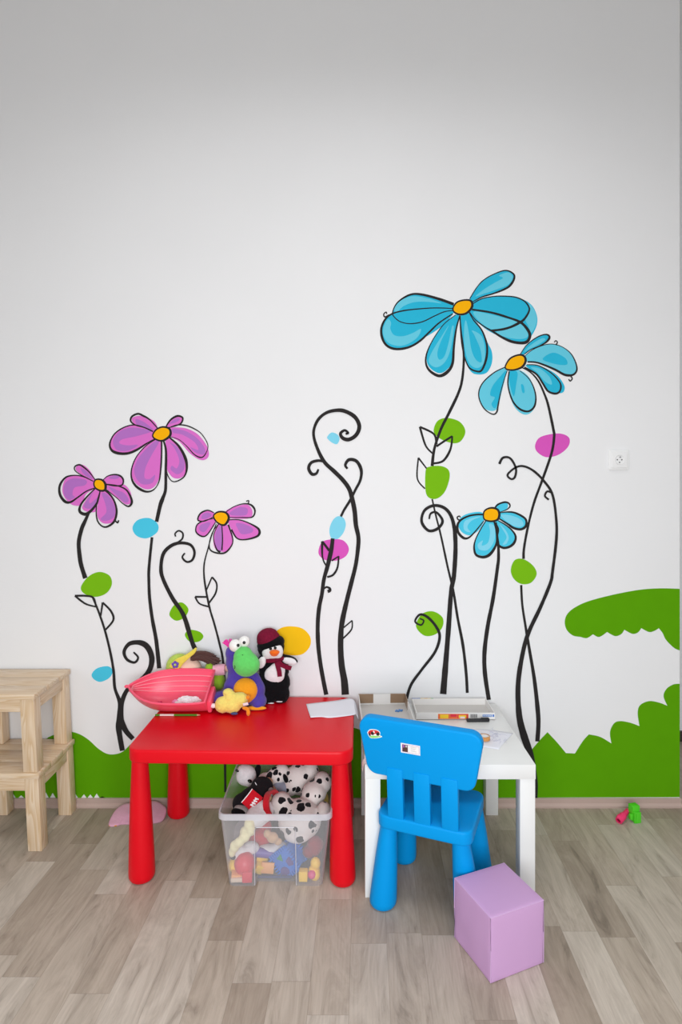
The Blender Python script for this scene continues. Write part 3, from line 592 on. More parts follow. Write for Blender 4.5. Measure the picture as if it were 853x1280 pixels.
# ------------------------------------------------------------------ two stacked pine stools
def stool(label, loc):
    r = thing('wooden_stool', label, 'stool', loc, group='stacked pine stools'); H_ = .290; sh = -.052
    # local: right front foot outer corner at the origin, x to the left is negative
    W_, D_, t = .312, .288, .0525
    for i, (x0, y0) in enumerate(((-t, 0), (-W_, 0), (-t, D_-t), (-W_, D_-t))):
        bm = bmesh.new(); box(bm, x0, x0+t, y0, y0+t*.92, 0, H_-.021, .0025, shear=sh); obj('leg', bm, M['pinev'], r, True, .5)
    off = sh*(H_-.03)
    for y0 in (.004, D_-.022):
        bm = bmesh.new(); box(bm, -W_+t+off-.002, -t+off+.004, y0, y0+.018, H_-.068, H_-.0215, .0015); obj('apron', bm, M['pineh'], r, True, .5)
    for x0 in (-W_+.004, -.022):
        bm = bmesh.new(); box(bm, x0+off, x0+.018+off, .046, D_-.050, H_-.068, H_-.0215, .0015); obj('apron', bm, M['piney'], r, True, .5)
    bm = bmesh.new(); d0 = -.006
    for k in range(3):
        w = (D_+.008)/3; box(bm, -W_+off-.004, off+.004, d0+k*w+.0008, d0+(k+1)*w-.0008, H_-.021, H_, .003)
    obj('seat', bm, M['pineh'], r, True, .5)
    return r
stool('pale pine stool standing on the floor, lower of the stacked pair', (-1.119, -.305, 0))
stool('pale pine stool standing on top of the other pine stool', (-1.137, -.3035, .2905))

# ------------------------------------------------------------------ clear storage box
sb = thing('storage_box', 'clear frosted plastic box filled with toys under the red table', 'box', (-.236, -.285, 0))
def ring_pts(hw, y0, y1, r, z, rec=0.0):
    """outline of the box at one height; rec pushes the middle of the front wall inwards"""
    pts = []
    def corner(cx, cy, a0):
        for i in range(6): a = a0+PI/2*i/5; pts.append((cx+r*math.cos(a), cy+r*math.sin(a), z))
    corner(hw-r, y1-r, 0); corner(-hw+r, y1-r, PI/2); corner(-hw+r, y0+r, PI)
    for x, f in ((-.071,0),(-.068,.25),(-.065,1),(.065,1),(.068,.25),(.071,0)): pts.append((x, y0+rec*f, z))
    corner(hw-r, y0+r, 1.5*PI); return pts
bm = bmesh.new(); rings = []
def prof_at(z): t = z/.25; return .160+.026*t, -.205-.024*t, .200+.024*t
levels = [(0,.024),(.004,.024),(.02,.022),(.10,.016),(.17,.010),(.205,.008),(.2105,0),(.235,0),(.252,0)]
for z_, rec in levels:
    hw, y0, y1 = prof_at(z_); rings.append([bm.verts.new(p_) for p_ in ring_pts(hw, y0, y1, .022, z_, rec)])
n = len(rings[0])
for a, b in zip(rings, rings[1:]):
    for i in range(n): bm.faces.new((a[i], a[(i+1)%n], b[(i+1)%n], b[i]))
bm.faces.new(rings[0][::-1])
obj('shell', bm, M['frost'], sb, True, .5)
bm = bmesh.new(); hw, y0, y1 = prof_at(.25)
inner = ring_pts(hw, y0, y1, .022, .255); outer = ring_pts(hw+.005, y0-.005, y1+.005, .026, .255)
ri = [[bm.verts.new((x, y, z_)) for x, y, _ in pts] for pts, z_ in ((inner,.2505),(inner,.257),(outer,.257),(ring_pts(hw+.006, y0-.006, y1+.006,.027,0),.253),(ring_pts(hw+.006, y0-.006, y1+.006,.027,0),.238),(ring_pts(hw+.005, y0-.005, y1+.005,.026,0),.239),(outer,.251))]
for a, b in zip(ri, ri[1:]+ri[:1]):
    for i in range(len(a)): bm.faces.new((a[i], a[(i+1)%len(a)], b[(i+1)%len(a)], b[i]))
obj('rim', bm, M['rim'], sb, True, .6)
bm = bmesh.new()                                                   # moulded line round the recessed front panel
tube(bm, [(-.070,-.2065,.004),(-.0685,-.224,.2),(-.064,-.2255,.2095),(.064,-.2255,.2095),(.0685,-.224,.2),(.070,-.2065,.004)], .0016, 6)
obj('moulded_edge', bm, M['rim'], sb)


# ------------------------------------------------------------------ materials of the small things
M.update(
 coral=mat('coral_pink_plastic', (255,92,122), .35, .5), coral_l=mat('coral_ridge_plastic', (255,158,172), .4), magbit=mat('magenta_plastic', (214,24,96), .4), tissue=mat('white_tissue', (244,236,240), .9, .1, bump=.3, bscale=120), pinktissue=mat('pink_tissue', (250,150,196), .9, .1, bump=.3, bscale=120),
 purple=plush('violet_plush', (84,66,168)), pgreen=plush('green_plush', (104,214,106)), porange=plush('orange_plush', (250,164,36)), pwhite=plush('white_plush', (240,236,238)), pblack=plush('black_plush', (17,17,20), .05),
 hotpink=plush('hot_pink_hair', (250,70,180)), eyew=mat('glossy_eye_white', (246,244,240), .15), eyeb=mat('glossy_black', (14,14,16), .15), beak=plush('orange_felt', (250,112,28)),
 maroon=mat('maroon_knit', (122,24,52), .9, .1, bump=.8, bscale=150, var=.3, vscale=120), yellow=plush('yellow_plush', (248,224,120)), orange2=plush('orange_fleece', (248,150,40)), tagw=mat('white_cloth_tag', (246,244,246), .7), navy=mat('navy_print', (60,70,120), .7),
 skin=mat('doll_skin_cloth', (244,206,186), .85, .1, bump=.2), hair=mat('brown_yarn', (92,66,62), .8, .2), lime=plush('lime_fleece', (190,214,92)), limed=plush('leaf_green_fleece', (150,190,50)), yfelt=plush('yellow_felt', (240,222,90)), pinkcl=plush('pink_fleece', (242,180,196)), vfelt=plush('violet_felt', (112,84,186)),
 pgrn=mat('green_pencil_lacquer', (72,150,48), .3), pwood=mat('pencil_wood', (214,178,140), .6), plead=mat('pencil_label', (232,232,226), .5), paper=mat('white_paper', (238,238,246), .7, .2), scrib=mat('pencil_scribble', (200,200,218), .8), ppink=mat('pale_pink_paper', (238,214,212), .7),
 card=mat('white_card', (236,233,230), .6), cardg=mat('grey_card_inside', (206,202,198), .7), tape=mat('brown_tape', (150,122,96), .35), print_b=mat('print_blue', (36,110,200), .5), print_y=mat('print_yellow', (250,206,40), .5), print_g=mat('print_green', (80,180,90), .5), print_o=mat('print_orange', (236,110,50), .5), print_k=mat('print_black', (50,50,54), .5), print_lb=mat('print_light_blue', (96,146,214), .5), print_br=mat('print_brown', (176,120,70), .5),
 blk=mat('black_marker_plastic', (32,32,36), .4), grip=mat('marker_grey', (70,70,74), .5), puzz=mat('blue_puzzle_card', (84,140,206), .5), ring_o=mat('tan_ring', (214,150,84), .5), ring_w=mat('white_disc', (240,240,240), .5),
 cloth=mat('pink_cloth', (226,172,196), .9, .1, bump=.4, bscale=160, var=.08, vscale=30), hpink=mat('pink_toy_plastic', (240,50,110), .4), dpink=mat('pink_toy_hole', (170,20,60), .5), tgreen=mat('green_toy_plastic', (84,214,40), .4),
 dal=spotted('dalmatian_plush', (240,232,228), (28,26,30), 36, .34, .3), dal2=spotted('dalmatian_plush_large', (240,232,228), (28,26,30), 30, .36, 4.4),
 jack=plush('black_jacket_cloth', (34,30,34), .05), redcl=plush('red_cloth', (206,24,40)), grey=plush('grey_plush', (176,168,166)), tan=plush('tan_plush', (216,178,140)), cream=plush('cream_plush', (248,238,190)), puv=mat('purple_plastic', (104,78,170), .4), redpl=mat('red_toy_plastic', (226,40,66), .35), ypl=mat('yellow_toy_plastic', (252,206,60), .4), opl=mat('orange_wood_block', (242,170,100), .5), bpl=mat('blue_toy_plastic', (30,122,222), .4), gpl=mat('green_shape_plastic', (20,150,100), .4), vpl=mat('violet_shape_plastic', (92,72,150), .4), mpl=mat('magenta_toy_plastic', (230,60,130), .4), mar=plush('maroon_plush', (150,60,66)), bluegrey=plush('blue_grey_plush', (168,180,200)), lino=mat('pale_wood_block', (228,206,184), .5),
)
TT = TZ                                                              # table height
# ------------------------------------------------------------------ pink boat
bt = thing('toy_boat', 'coral pink plastic boat tilted on the red table against the doll', 'boat', (-.690, -.172, .5705), (math.radians(20.2), 0, 0))
Ln, hb, dp = .318, .102, .096
def hw_at(t): return hb*((1-max(0, 1-t/.7)**3.2) if t < .7 else 1-.09*((t-.7)/.3)**2)      # half beam, bow (t=0) to transom (t=1)
def dep(t): return dp*(1 if t > .5 else 1-.72*(1-t/.5)**2.4)
SECP = 2.5
def hull(bm, k, dz, nt=30, na=24):
    rows = []
    for i in range(nt+1):
        t = (i/nt)**1.4; x = -Ln/2 + Ln*t; w = max(.0012, hw_at(t)*k)
        row = [bm.verts.new((x, w*(-1+2*j/na), -(dep(t)-dz)*(1-abs(-1+2*j/na)**SECP))) for j in range(na+1)]
        rows.append(row)
    for a, b in zip(rows, rows[1:]):
        for j in range(na): bm.faces.new((a[j], a[j+1], b[j+1], b[j]))
    bm.faces.new(rows[-1]); return rows
bm = bmesh.new(); ro = hull(bm, 1.0, 0); ri_ = hull(bm, .965, .003)
bmesh.ops.translate(bm, verts=ri_[-1], vec=(-.004, 0, 0))
obj('hull', bm, M['coral'], bt, True, .9)
ts = [(i/36)**1.4 for i in range(37)]
bm = bmesh.new(); rim_pts = [(-Ln/2+Ln*t, -hw_at(t), 0) for t in ts[:0:-1]] + [(-Ln/2-.003, 0, 0)] + [(-Ln/2+Ln*t, hw_at(t), 0) for t in ts[1:]]
tube(bm, rim_pts, .0042, 8, closed=True); ell(bm, (-Ln/2-.006, 0, -.002), (.010,.007,.006))
obj('rim', bm, M['coral'], bt)
for lv in (.22, .42, .60, .76):
    a = (1-lv)**(1/SECP); pts = [(-Ln/2+Ln*t+.004, hw_at(t)*.955*a, -(dep(t)-.004)*lv) for t in ts if .03 < t < .985]
    bm = bmesh.new(); tube(bm, [(x, -y, z_) for x, y, z_ in pts[::-1]] + pts, .0018, 6); obj('ridge', bm, M['coral_l'], bt)
bm = bmesh.new(); box(bm, Ln/2-.002, Ln/2+.017, -.062, .03, -.078, -.022, .008); obj('stern_step', bm, M['coral'], bt)
ca_, sa_ = math.cos(bt.rotation_euler.x), math.sin(bt.rotation_euler.x)
bt.location.z = TT - min(hw_at(t)*f_*sa_ - dep(t)*(1-abs(f_)**SECP)*ca_ for t in ts for f_ in [i/40-1 for i in range(81)])
# what lies in the boat
def crumple(name, c, r, m, seed, parent=None):
    bm = bmesh.new(); bmesh.ops.create_icosphere(bm, subdivisions=4, radius=1)
    for v in bm.verts:
        d_ = v.co.normalized(); k = 1+.28*noise.noise(d_*2.3+Vector((seed,0,0)))+.16*noise.noise(d_*6+Vector((0,seed,0)))
        v.co = Vector((d_.x*r[0]*k, d_.y*r[1]*k, d_.z*r[2]*k))
    o = obj(name, bm, m, parent, True, .35); o.location = c; return o
tag(crumple('crumpled_tissue', (-.610, -.192, .5105), (.046,.028,.019), M['tissue'], 3), 'crumpled white tissue lying inside the pink boat', 'tissue')
tag(crumple('crumpled_tissue', (-.661, -.184, .5045), (.014,.012,.010), M['pinktissue'], 9), 'small pink tissue scrap beside the white tissue in the boat', 'tissue')
bm = bmesh.new(); ell(bm, (0,0,0), (.010,.006,.006)); ell(bm, (.008,.001,.002), (.005,.006,.006)); o = obj('toy_bead', bm, M['magbit']); o.location = (-.724, -.190, .5035)
tag(o, 'small dark magenta bead lying on the bottom of the pink boat', 'bead')

# pencil
pc = thing('pencil', 'green pencil lying on the red table in front of the pink boat', 'pencil', (-.643, -.2245, TT+.0038), (0, PI/2, 0))
def pen(name, r0, r1, z0, z1, m, n=6): bm = bmesh.new(); lathe(bm, [(r0,z0),(r1,z1)], n); return obj(name, bm, m, pc, True, .5)
pen('barrel', .0037, .0037, -.084, .076, M['pgrn']); pen('tip', .0036, .0008, .0761, .088, M['pwood'], 12); pen('lettering', .00385, .00385, -.066, -.012, M['plead'])
pen('end_cap', .0037, .0037, -.088, -.0841, M['plead'])

# ------------------------------------------------------------------ cloth doll
dl = thing('cloth_doll', 'cloth doll with brown hair and a lime cap lying behind the pink boat', 'doll', (-.60, -.045, TT))
def dloc(u, v, y): return at(u, v, y) - Vector((-.60, -.045, TT))
DX = lambda x, y_: (155+x/6.093, 800+y_/6.093)
hc = dloc(*DX(490, 215), -.043)
blob('head', [(hc, (.056,.034,.047))], M['skin'], dl, .006, 3)
ellobj('cap', dl, M['lime'], (dloc(*DX(420,205), -.040), (.054,.034,.055), (0,.5,0)))
pts = sp(*[((x-450)*.00053, -(y_-130)*.00053) for x, y_ in ((350,205),(372,165),(410,138),(470,112),(520,78),(548,58),(556,72),(540,102),(500,135),(455,178),(420,215))])
bc = dloc(*DX(450,130), -.076); bm = bmesh.new(); slab(bm, pts[::-1] if sum((pts[i][0]*pts[(i+1)%len(pts)][1]-pts[(i+1)%len(pts)][0]*pts[i][1]) for i in range(len(pts))) < 0 else pts, -.006, .006, .003, 3, mat4=Matrix.Translation(bc) @ RX)
obj('cap_brim', bm, M['yfelt'], dl)
fc = dloc(*DX(391,188), -.084); bm = bmesh.new()
for i in range(5): ell(bm, fc+Vector((.0085*math.cos(i*1.2566+.4), 0, .0085*math.sin(i*1.2566+.4))), (.007,.003,.007))
ell(bm, fc+Vector((0,-.002,0)), (.005,.003,.005), mi=1); obj('cap_flower', bm, [M['vfelt'], M['lime']], dl)
bm = bmesh.new(); rnd = random.Random(5)
for i in range(150):
    f = rnd.random(); s0 = Vector((535-25*f+rnd.uniform(-10,10), 95+60*f)); e0 = Vector((620+120*(1-abs(f-.55))*rnd.uniform(.55,1.05), 100+88*f+rnd.uniform(-8,10)))
    y0 = -.05+rnd.uniform(-.022,.02); pts = []
    for k in range(6):
        t = k/5; q_ = s0.lerp(e0, t); q_.y -= 20*math.sin(t*PI)*(.6+.4*f) - 8*t*t; pts.append(dloc(*DX(q_.x, q_.y), y0+rnd.uniform(-.002,.002)))
    tube(bm, pts, lambda t: 0.0042*(1-.5*t), 5)
obj('hair', bm, M['hair'], dl)
blob('dress', [(dloc(*DX(640,310), -.045), (.055,.032,.045)), (dloc(*DX(720,310), -.042), (.028,.026,.040)), (dloc(*DX(560,330), -.045), (.06,.032,.045))], M['limed'], dl, .006, 3)
ellobj('sleeve', dl, M['limed'], (dloc(*DX(655,215), -.055), (.020,.022,.026)))
bm = bmesh.new(); c0, c1 = dloc(*DX(683,228), -.060), dloc(*DX(772,224), -.060); tube(bm, [c0, c0.lerp(c1,.5), c1], lambda t: .022+.001*math.sin(t*PI), 18); obj('cuff', bm, M['pinkcl'], dl, True, 1.0)
blob('hand', [(dloc(*DX(792,214), -.060), (.013,.013,.015))], M['skin'], dl, .003, 2)

# ------------------------------------------------------------------ violet plush creature
dn = thing('plush_dinosaur', 'violet plush creature with a big green muzzle and bulging eyes on the red table', 'plush toy', (-.403, -.112, TT))
def q3(x, y_, yy, base=640, cx=260): return ((x-cx)*.00053, yy, (base-y_)*.00055)
blob('body', [(q3(265,530,0), (.080,.062,.062)), (q3(225,430,.01), (.054,.045,.050)), (q3(200,330,.008), (.046,.042,.060)), (q3(185,265,.005), (.040,.040,.036)), (q3(110,590,-.02), (.050,.050,.030), (0,.25,0)), (q3(165,480,-.01), (.028,.032,.05), (0,.5,0)),
     (q3(370,600,-.02), (.032,.052,.026)), (q3(330,470,.0), (.03,.03,.045), (0,-.4,0))], M['purple'], dn, .005, 5)
blob('muzzle', [(q3(282,316,-.045), (.053,.046,.049), (0,.35,0)), (q3(260,268,-.042), (.038,.038,.042), (0,.3,0)), (q3(325,322,-.048), (.033,.038,.036))], M['pgreen'], dn, .004, 6)
ellobj('belly', dn, M['porange'], (q3(277,508,-.043), (.048,.026,.050)))
for c, r, pu in ((q3(197,192,-.032), .0245, (.015,-.018,.006)), (q3(264,166,-.028), .0225, (.003,-.021,.002))):
    e_ = ellobj('eye', dn, M['eyew'], (c, r)); ellobj('pupil', e_, M['eyeb'], (tuple(a+b for a, b in zip(c, pu)), .0062))
bm = bmesh.new(); rnd = random.Random(2)
for i in range(26):
    b0 = Vector(q3(150,225,.0)); d_ = Vector((rnd.uniform(-.9,.1), rnd.uniform(-.5,.5), rnd.uniform(.5,1))).normalized(); tube(bm, [b0, b0+d_*.02, b0+d_*.036+Vector((-.004,0,0))], lambda t: .0045*(1-.7*t), 6)
obj('hair_tuft', bm, M['hotpink'], dn)
bm = bmesh.new()
tube(bm, [Vector(q3(205,335,-.0735)), Vector(q3(215,318,-.082)), Vector(q3(208,308,-.080))], .0012, 6); obj('stitched_mouth', bm, M['pblack'], dn)
bm = bmesh.new(); tube(bm, [Vector(q3(266,232,-.081)), Vector(q3(272,234,-.082))], .0014, 6); obj('nostril', bm, M['pblack'], dn)
ellobj('sole', dn, M['porange'], (q3(362,622,-.060), (.040,.010,.008)))

# ------------------------------------------------------------------ penguin
pg = thing('plush_penguin', 'black and white plush penguin with a maroon knitted hat and scarf leaning on the wall', 'plush toy', (-.292, -.072, TT), (math.radians(-3), 0, 0))
pg.scale = (1, 1, .925)
def qp(x, y_, yy): return q3(x, y_, yy, 655, 490)
blob('body', [(qp(488,510,0), (.068,.050,.064)), (qp(490,410,.004), (.062,.044,.060)), (qp(485,345,.008), (.044,.036,.03)), (qp(463,235,.012), (.056,.048,.052)), (qp(444,600,-.012), (.038,.036,.040)), (qp(550,588,-.008), (.034,.034,.044)), (qp(505,560,0), (.045,.04,.03))], M['pblack'], pg, .005, 4, .0015)
blob('face', [(qp(486,250,-.026), (.041,.020,.034)), (qp(455,262,-.022), (.028,.022,.030)), (qp(520,255,-.022), (.024,.020,.034))], M['pwhite'], pg, .004, 4)
blob('beak', [(qp(504,246,-.050), (.021,.017,.011)), (qp(502,258,-.048), (.017,.014,.012))], M['beak'], pg, .003, 3)
for x, y_ in ((473,222),(508,216)): ellobj('eye', pg, M['eyeb'], (qp(x,y_,-.0435), .0062))
blob('belly', [(qp(502,430,-.034), (.042,.018,.040)), (qp(520,400,-.032), (.034,.016,.036))], M['pwhite'], pg, .004, 4)
bm = bmesh.new(); lathe(bm, [(.046,.0),(.0485,.006),(.0485,.014),(.0465,.018),(.0445,.027),(.039,.039),(.029,.049),(.015,.055),(.002,.057)], 28)
hat = obj('knitted_hat', bm, M['maroon'], pg); hat.location = qp(448,186,.012); hat.rotation_euler = (.10,-.30,0)
blob('hat_band', [(qp(463,204,.006), (.0585,.050,.036), (0,-.28,0))], M['pblack'], pg, .005, 3)
bm = bmesh.new(); tube(bm, [(.042*math.cos(a)+qp(490,318,0)[0], .038*math.sin(a)+.004, qp(490,318,0)[2]+.004*math.cos(a)) for a in [2*PI*i/28 for i in range(28)]], .0095, 10, closed=True)
def strip(bm, P, w, th):
    P = [Vector(x) for x in P]; prev = None
    for i, p_ in enumerate(P):
        t = (P[min(i+1,len(P)-1)]-P[max(i-1,0)]).normalized(); s_ = t.cross(Vector((0,-1,0))).normalized()*w/2; nn = Vector((0,-th,0))
        cur = [bm.verts.new(p_+a) for a in (s_, -s_, -s_+nn, s_+nn)]
        if prev:
            for k in range(4): bm.faces.new((prev[k], prev[(k+1)%4], cur[(k+1)%4], cur[k]))
        else: bm.faces.new(cur)
        prev = cur
    bm.faces.new(prev[::-1])
strip(bm, [qp(520,325,-.040), qp(532,360,-.050), qp(542,395,-.052), qp(546,432,-.052)], .018, .005); strip(bm, [qp(530,322,-.040), qp(560,345,-.050), qp(595,360,-.050), qp(632,372,-.046)], .018, .005)
obj('scarf', bm, M['maroon'], pg)
w1 = blob('wing', [(qp(398,335,-.018), (.020,.016,.030), (0,.3,0)), (qp(405,375,-.012), (.016,.014,.016))], M['pblack'], pg, .004, 3); blob('wing_lining', [(qp(403,335,-.032), (.017,.009,.027), (0,.3,0))], M['pwhite'], w1, .003, 3)
w2 = blob('wing', [(qp(605,312,-.006), (.036,.014,.011), (0,.30,0)), (qp(655,335,-.010), (.012,.011,.009), (0,.5,0))], M['pblack'], pg, .003, 3); blob('wing_lining', [(qp(612,332,-.016), (.033,.010,.016), (0,.28,0))], M['pwhite'], w2, .003, 3)
for x, y_ in ((476,650),(540,638)): ellobj('foot_patch', pg, M['pwhite'], (qp(x,y_,-.034), (.013,.006,.0025)))

# ------------------------------------------------------------------ duckling
dk = thing('plush_duckling', 'small fluffy yellow plush duckling lying in front of the violet creature', 'plush toy', (-.432, -.205, TT))
def qd(x, y_, yy): return q3(x, y_, yy, 748, 190)
blob('body', [(qd(115,682,0), (.032,.028,.031)), (qd(185,685,0), (.034,.030,.030)), (qd(235,650,.004), (.032,.028,.028)), (qd(150,598,.004), (.021,.018,.014)), (qd(165,640,.004), (.025,.024,.03))], M['yellow'], dk, .004, 3, .0022, 150)
blob('beak', [(qd(298,628,-.004), (.008,.010,.009))], M['orange2'], dk, .002, 2)
blob('foot', [(qd(285,698,-.016), (.015,.007,.007), (0,.2,0)), (qd(304,725,-.018), (.008,.007,.014))], M['orange2'], dk, .0025, 3)
blob('foot', [(qd(80,700,.012), (.02,.01,.008))], M['orange2'], dk, .003, 3)
bm = bmesh.new(); box(bm, -.010,.010,-.0008,.0008,-.006,.006,.0005); o = obj('care_tag', bm, M['tagw'], dk); o.location = qd(288,660,-.028); o.rotation_euler = (.3,-.25,0)
ellobj('ribbon', dk, M['navy'], (qd(205,728,-.024), (.014,.006,.005)))
blob('tail', [(qd(45,690,.0), (.013,.010,.009))], M['tissue'], dk, .0025, 2)

# ------------------------------------------------------------------ paper hanging over the edge of the red table
def sheet(name, rows, m, th=.0008, sub=4):
    """rows of points -> smooth thin sheet"""
    rr = [cat([Vector(p_) for p_ in r], sub) for r in rows]; colz = [cat([r[j] for r in rr], sub) for j in range(len(rr[0]))]
    bm = bmesh.new(); g = [[bm.verts.new(p_) for p_ in c_] for c_ in colz]
    for a, b in zip(g, g[1:]):
        for k in range(len(a)-1): bm.faces.new((a[k], b[k], b[k+1], a[k+1]))
    o = obj(name, bm, m); md = o.modifiers.new('thickness', 'SOLIDIFY'); md.thickness = th; md.offset = 0; return o
z1 = TT+.0016
rows = [[at(382.9,880,z=z1), at(400,878,z=z1+.003), at(421,875.6,z=z1+.0035), at(436.5,873,z=z1+.001), Vector((.034,-.062,z1-.001)), Vector((.0465,-.066,z1-.020))],
        [at(385.5,888.5,z=z1), at(401,887.5,z=z1+.002), at(421,886,z=z1+.002), at(440,883,z=z1), Vector((.036,-.125,z1-.001)), Vector((.049,-.132,z1-.021))],
        [at(388.5,897,z=z1+.003), at(402,896.2,z=z1), at(414,897.2,z=z1), at(443,893.6,z=z1), Vector((.037,-.195,z1-.001)), Vector((.0515,-.204,z1-.023))]]
tag(sheet('paper_sheet', rows, M['paper']), 'blank white paper strip lying over the right edge of the red table', 'paper')

# ------------------------------------------------------------------ things on the white table
def tray(bm, x0, x1, y0, y1, z0, z1, t=.003, mo=0, mi_=1):
    box(bm, x0, x1, y0, y1, z0, z0+.002, mi=mi_)
    for a in ((x0,x1,y1-t,y1),(x0,x1,y0,y0+t),(x0,x0+t,y0+t,y1-t),(x1-t,x1,y0+t,y1-t)): box(bm, *a, z0, z1, .0006, mi=mo)
WT = WZ+.0003
cb = thing('cardboard_tray', 'open grey cardboard tray with brown tape beside the red table', 'box', (.0025, 0, WT), (0, 0, math.radians(1.5)))
bm = bmesh.new(); tray(bm, .050, .246, -.50, -.034, 0, .044); obj('tray', bm, [M['card'], M['cardg']], cb, False)
for x0, x1 in ((.0505,.112),(.183,.2455)):
    bm = bmesh.new(); box(bm, x0, x1, -.0385, -.0372, .008, .0447, .0002); box(bm, x0, x1, -.0372, -.0336, .0442, .0447, .0002); obj('tape', bm, M['tape'], cb, False)
bm = bmesh.new(); box(bm, .2425, .2435, -.12, -.0385, .008, .0447); box(bm, .2425,.2462,-.12,-.0385,.0442,.0447); obj('tape', bm, M['tape'], cb, False)
bm = bmesh.new(); box(bm, .0493,.0499,-.495,-.34,.004,.030, mi=0); box(bm, .0490,.0494,-.470,-.40,.008,.026, mi=1); obj('side_print', bm, [M['print_g'], M['print_k']], cb, False)
gb = thing('game_box_lid', 'white game box lid lying upside down with a grey inside', 'box', (0, 0, WT), (0, 0, 0))
bm = bmesh.new(); tray(bm, .275, .582, -.187, -.034, 0, .0275, .004); obj('lid', bm, [M['card'], M['cardg']], gb, False)
PRM = [M['print_o'], M['print_y'], M['print_br'], M['print_k'], M['redpl'], M['print_lb'], M['print_b'], M['card'], M['print_g']]
bm = bmesh.new()
def pr(x0, x1, z0_, z1_, mi, l=0): box(bm, x0, x1, -.1874-.0002*l, -.1869, z0_, z1_, mi=mi)
pr(.36,.478,.0035,.0235,0); pr(.368,.40,.006,.021,1,1); pr(.408,.432,.012,.022,4,1); pr(.436,.4745,.005,.0215,4,1); pr(.440,.470,.007,.019,1,2); pr(.446,.464,.006,.013,7,3)
obj('picture_print', bm, PRM, gb, False); bm = bmesh.new()
for i in range(9): pr(.486+.003*i, .486+.003*i+(.0018 if i % 3 else .0011), .009, .0225, 3)
obj('barcode', bm, PRM, gb, False); bm = bmesh.new()
pr(.533,.570,.0125,.0205,5); pr(.5725,.578,.012,.021,6)
for i in range(6): pr(.5355+.0055*i, .5355+.0055*i+.0034, .0152, .0178, 7, 1)
obj('lettering_print', bm, PRM, gb, False); bm = bmesh.new()
box(bm, .2752,.311,-.0379,-.0341,.0274,.0279, mi=6); box(bm, .3115,.352,-.0379,-.0341,.0274,.0279, mi=1); box(bm, .3525,.364,-.0379,-.0341,.0274,.0279, mi=8)
for i in range(3): box(bm, .318+.012*i,.324+.012*i,-.0372,-.0348,.0276,.0282, mi=0 if i == 1 else 7)
obj('edge_print', bm, PRM, gb, False); bm = bmesh.new()
box(bm, .5821,.5826,-.16,-.06,.004,.022, mi=2); box(bm, .5822,.5829,-.155,-.115,.006,.020, mi=6); obj('side_print', bm, PRM, gb, False)
mk = thing('marker_pen', 'black marker pen lying in front of the white game box lid', 'pen', (.519, -.2035, WT+.0065), (0, PI/2, .03))
bm = bmesh.new(); lathe(bm, [(.004,-.052),(.0062,-.050),(.0062,.004)], 20); obj('barrel', bm, M['blk'], mk)
bm = bmesh.new(); lathe(bm, [(.0066,.0045),(.0066,.033),(.0055,.036)], 20); obj('cap', bm, M['blk'], mk)
bm = bmesh.new(); box(bm, -.0090,-.0066,-.0018,.0018,.004,.034,.0005); obj('clip', bm, M['grip'], mk)
bm = bmesh.new(); out = []
for ang in range(4):
    a = ang*PI/2; ca, sa = math.cos(a), math.sin(a); knob = 1 if ang % 2 == 0 else -1
    for x, y_ in [(.010,-.010),(.010,-.003)] + [(.0105+knob*(.004+.0035*math.sin(t)), -.0035*math.cos(t)) for t in [PI*i/8 for i in range(9)]] + [(.010,.003)]: out.append((x*ca-y_*sa, x*sa+y_*ca))
slab(bm, out, 0, .003, .0004, 1); o = obj('puzzle_piece', bm, M['puzz'], None, True, .5); o.location = at(499, 888.5, z=WT+.003); o.location.z = WT+.0024; o.rotation_euler = (0,0,.4)
tag(o, 'blue jigsaw puzzle piece lying in the open cardboard tray', 'puzzle piece')
zp = WT+.0006
c = [at(u, v, z=zp) for u, v in ((560,910),(609,912),(641.8,916.6),(623.7,936.5),(604,934),(565,930))]
rows = [[c[0], c[1], c[2]], [c[0].lerp(c[5],.5), c[1].lerp(c[4],.5)+Vector((0,0,.003)), c[2].lerp(c[3],.5)+Vector((0,0,.001))], [c[5], c[4], c[3]]]
dr = tag(sheet('drawing_paper', rows, M['paper'], .0005), 'white paper with faint pencil scribbles on the white table', 'paper')
bm = bmesh.new(); rnd = random.Random(4)
for i in range(16):
    u0, v0 = rnd.uniform(612,632), rnd.uniform(915,930); pts = [Vector((u0,v0))]
    for k in range(4): pts.append(pts[-1]+Vector((rnd.uniform(-5,5), rnd.uniform(-3,3))))
    tube(bm, [at(p_.x, p_.y, z=zp+.0032) for p_ in cat(pts, 4)], .0004, 4)
obj('scribble', bm, M['scrib'], dr)
rg = thing('tape_roll', 'white round roll with a tan edge on the scribbled paper beside the chair back', 'roll', (.497, -.370, WT+.0045))
bm = bmesh.new(); lathe(bm, [(.018,0),(.0205,.001),(.0205,.013),(.018,.014)], 32, cap=False); lathe(bm, [(.0155,.014),(.0155,0)], 32, cap=False); 
obj('roll', bm, M['ring_o'], rg)
bm = bmesh.new(); lathe(bm, [(.018,0),(.018,.0125)], 32); obj('core', bm, M['ring_w'], rg)
rows = [[Vector((.110,-.512,WT+.001)), Vector((.080,-.511,WT+.001)), Vector((.062,-.510,WT+.001)), Vector((.0555,-.509,WT-.012))],
        [Vector((.110,-.530,WT+.001)), Vector((.082,-.530,WT+.0015)), Vector((.062,-.529,WT+.001)), Vector((.0555,-.527,WT-.018))],
        [Vector((.104,-.545,WT+.001)), Vector((.084,-.546,WT+.001)), Vector((.062,-.545,WT+.001)), Vector((.0558,-.543,WT-.028))]]
tag(sheet('paper_scrap', rows, M['ppink'], .0005), 'pale pink paper scrap hanging over the left corner of the white table', 'paper')

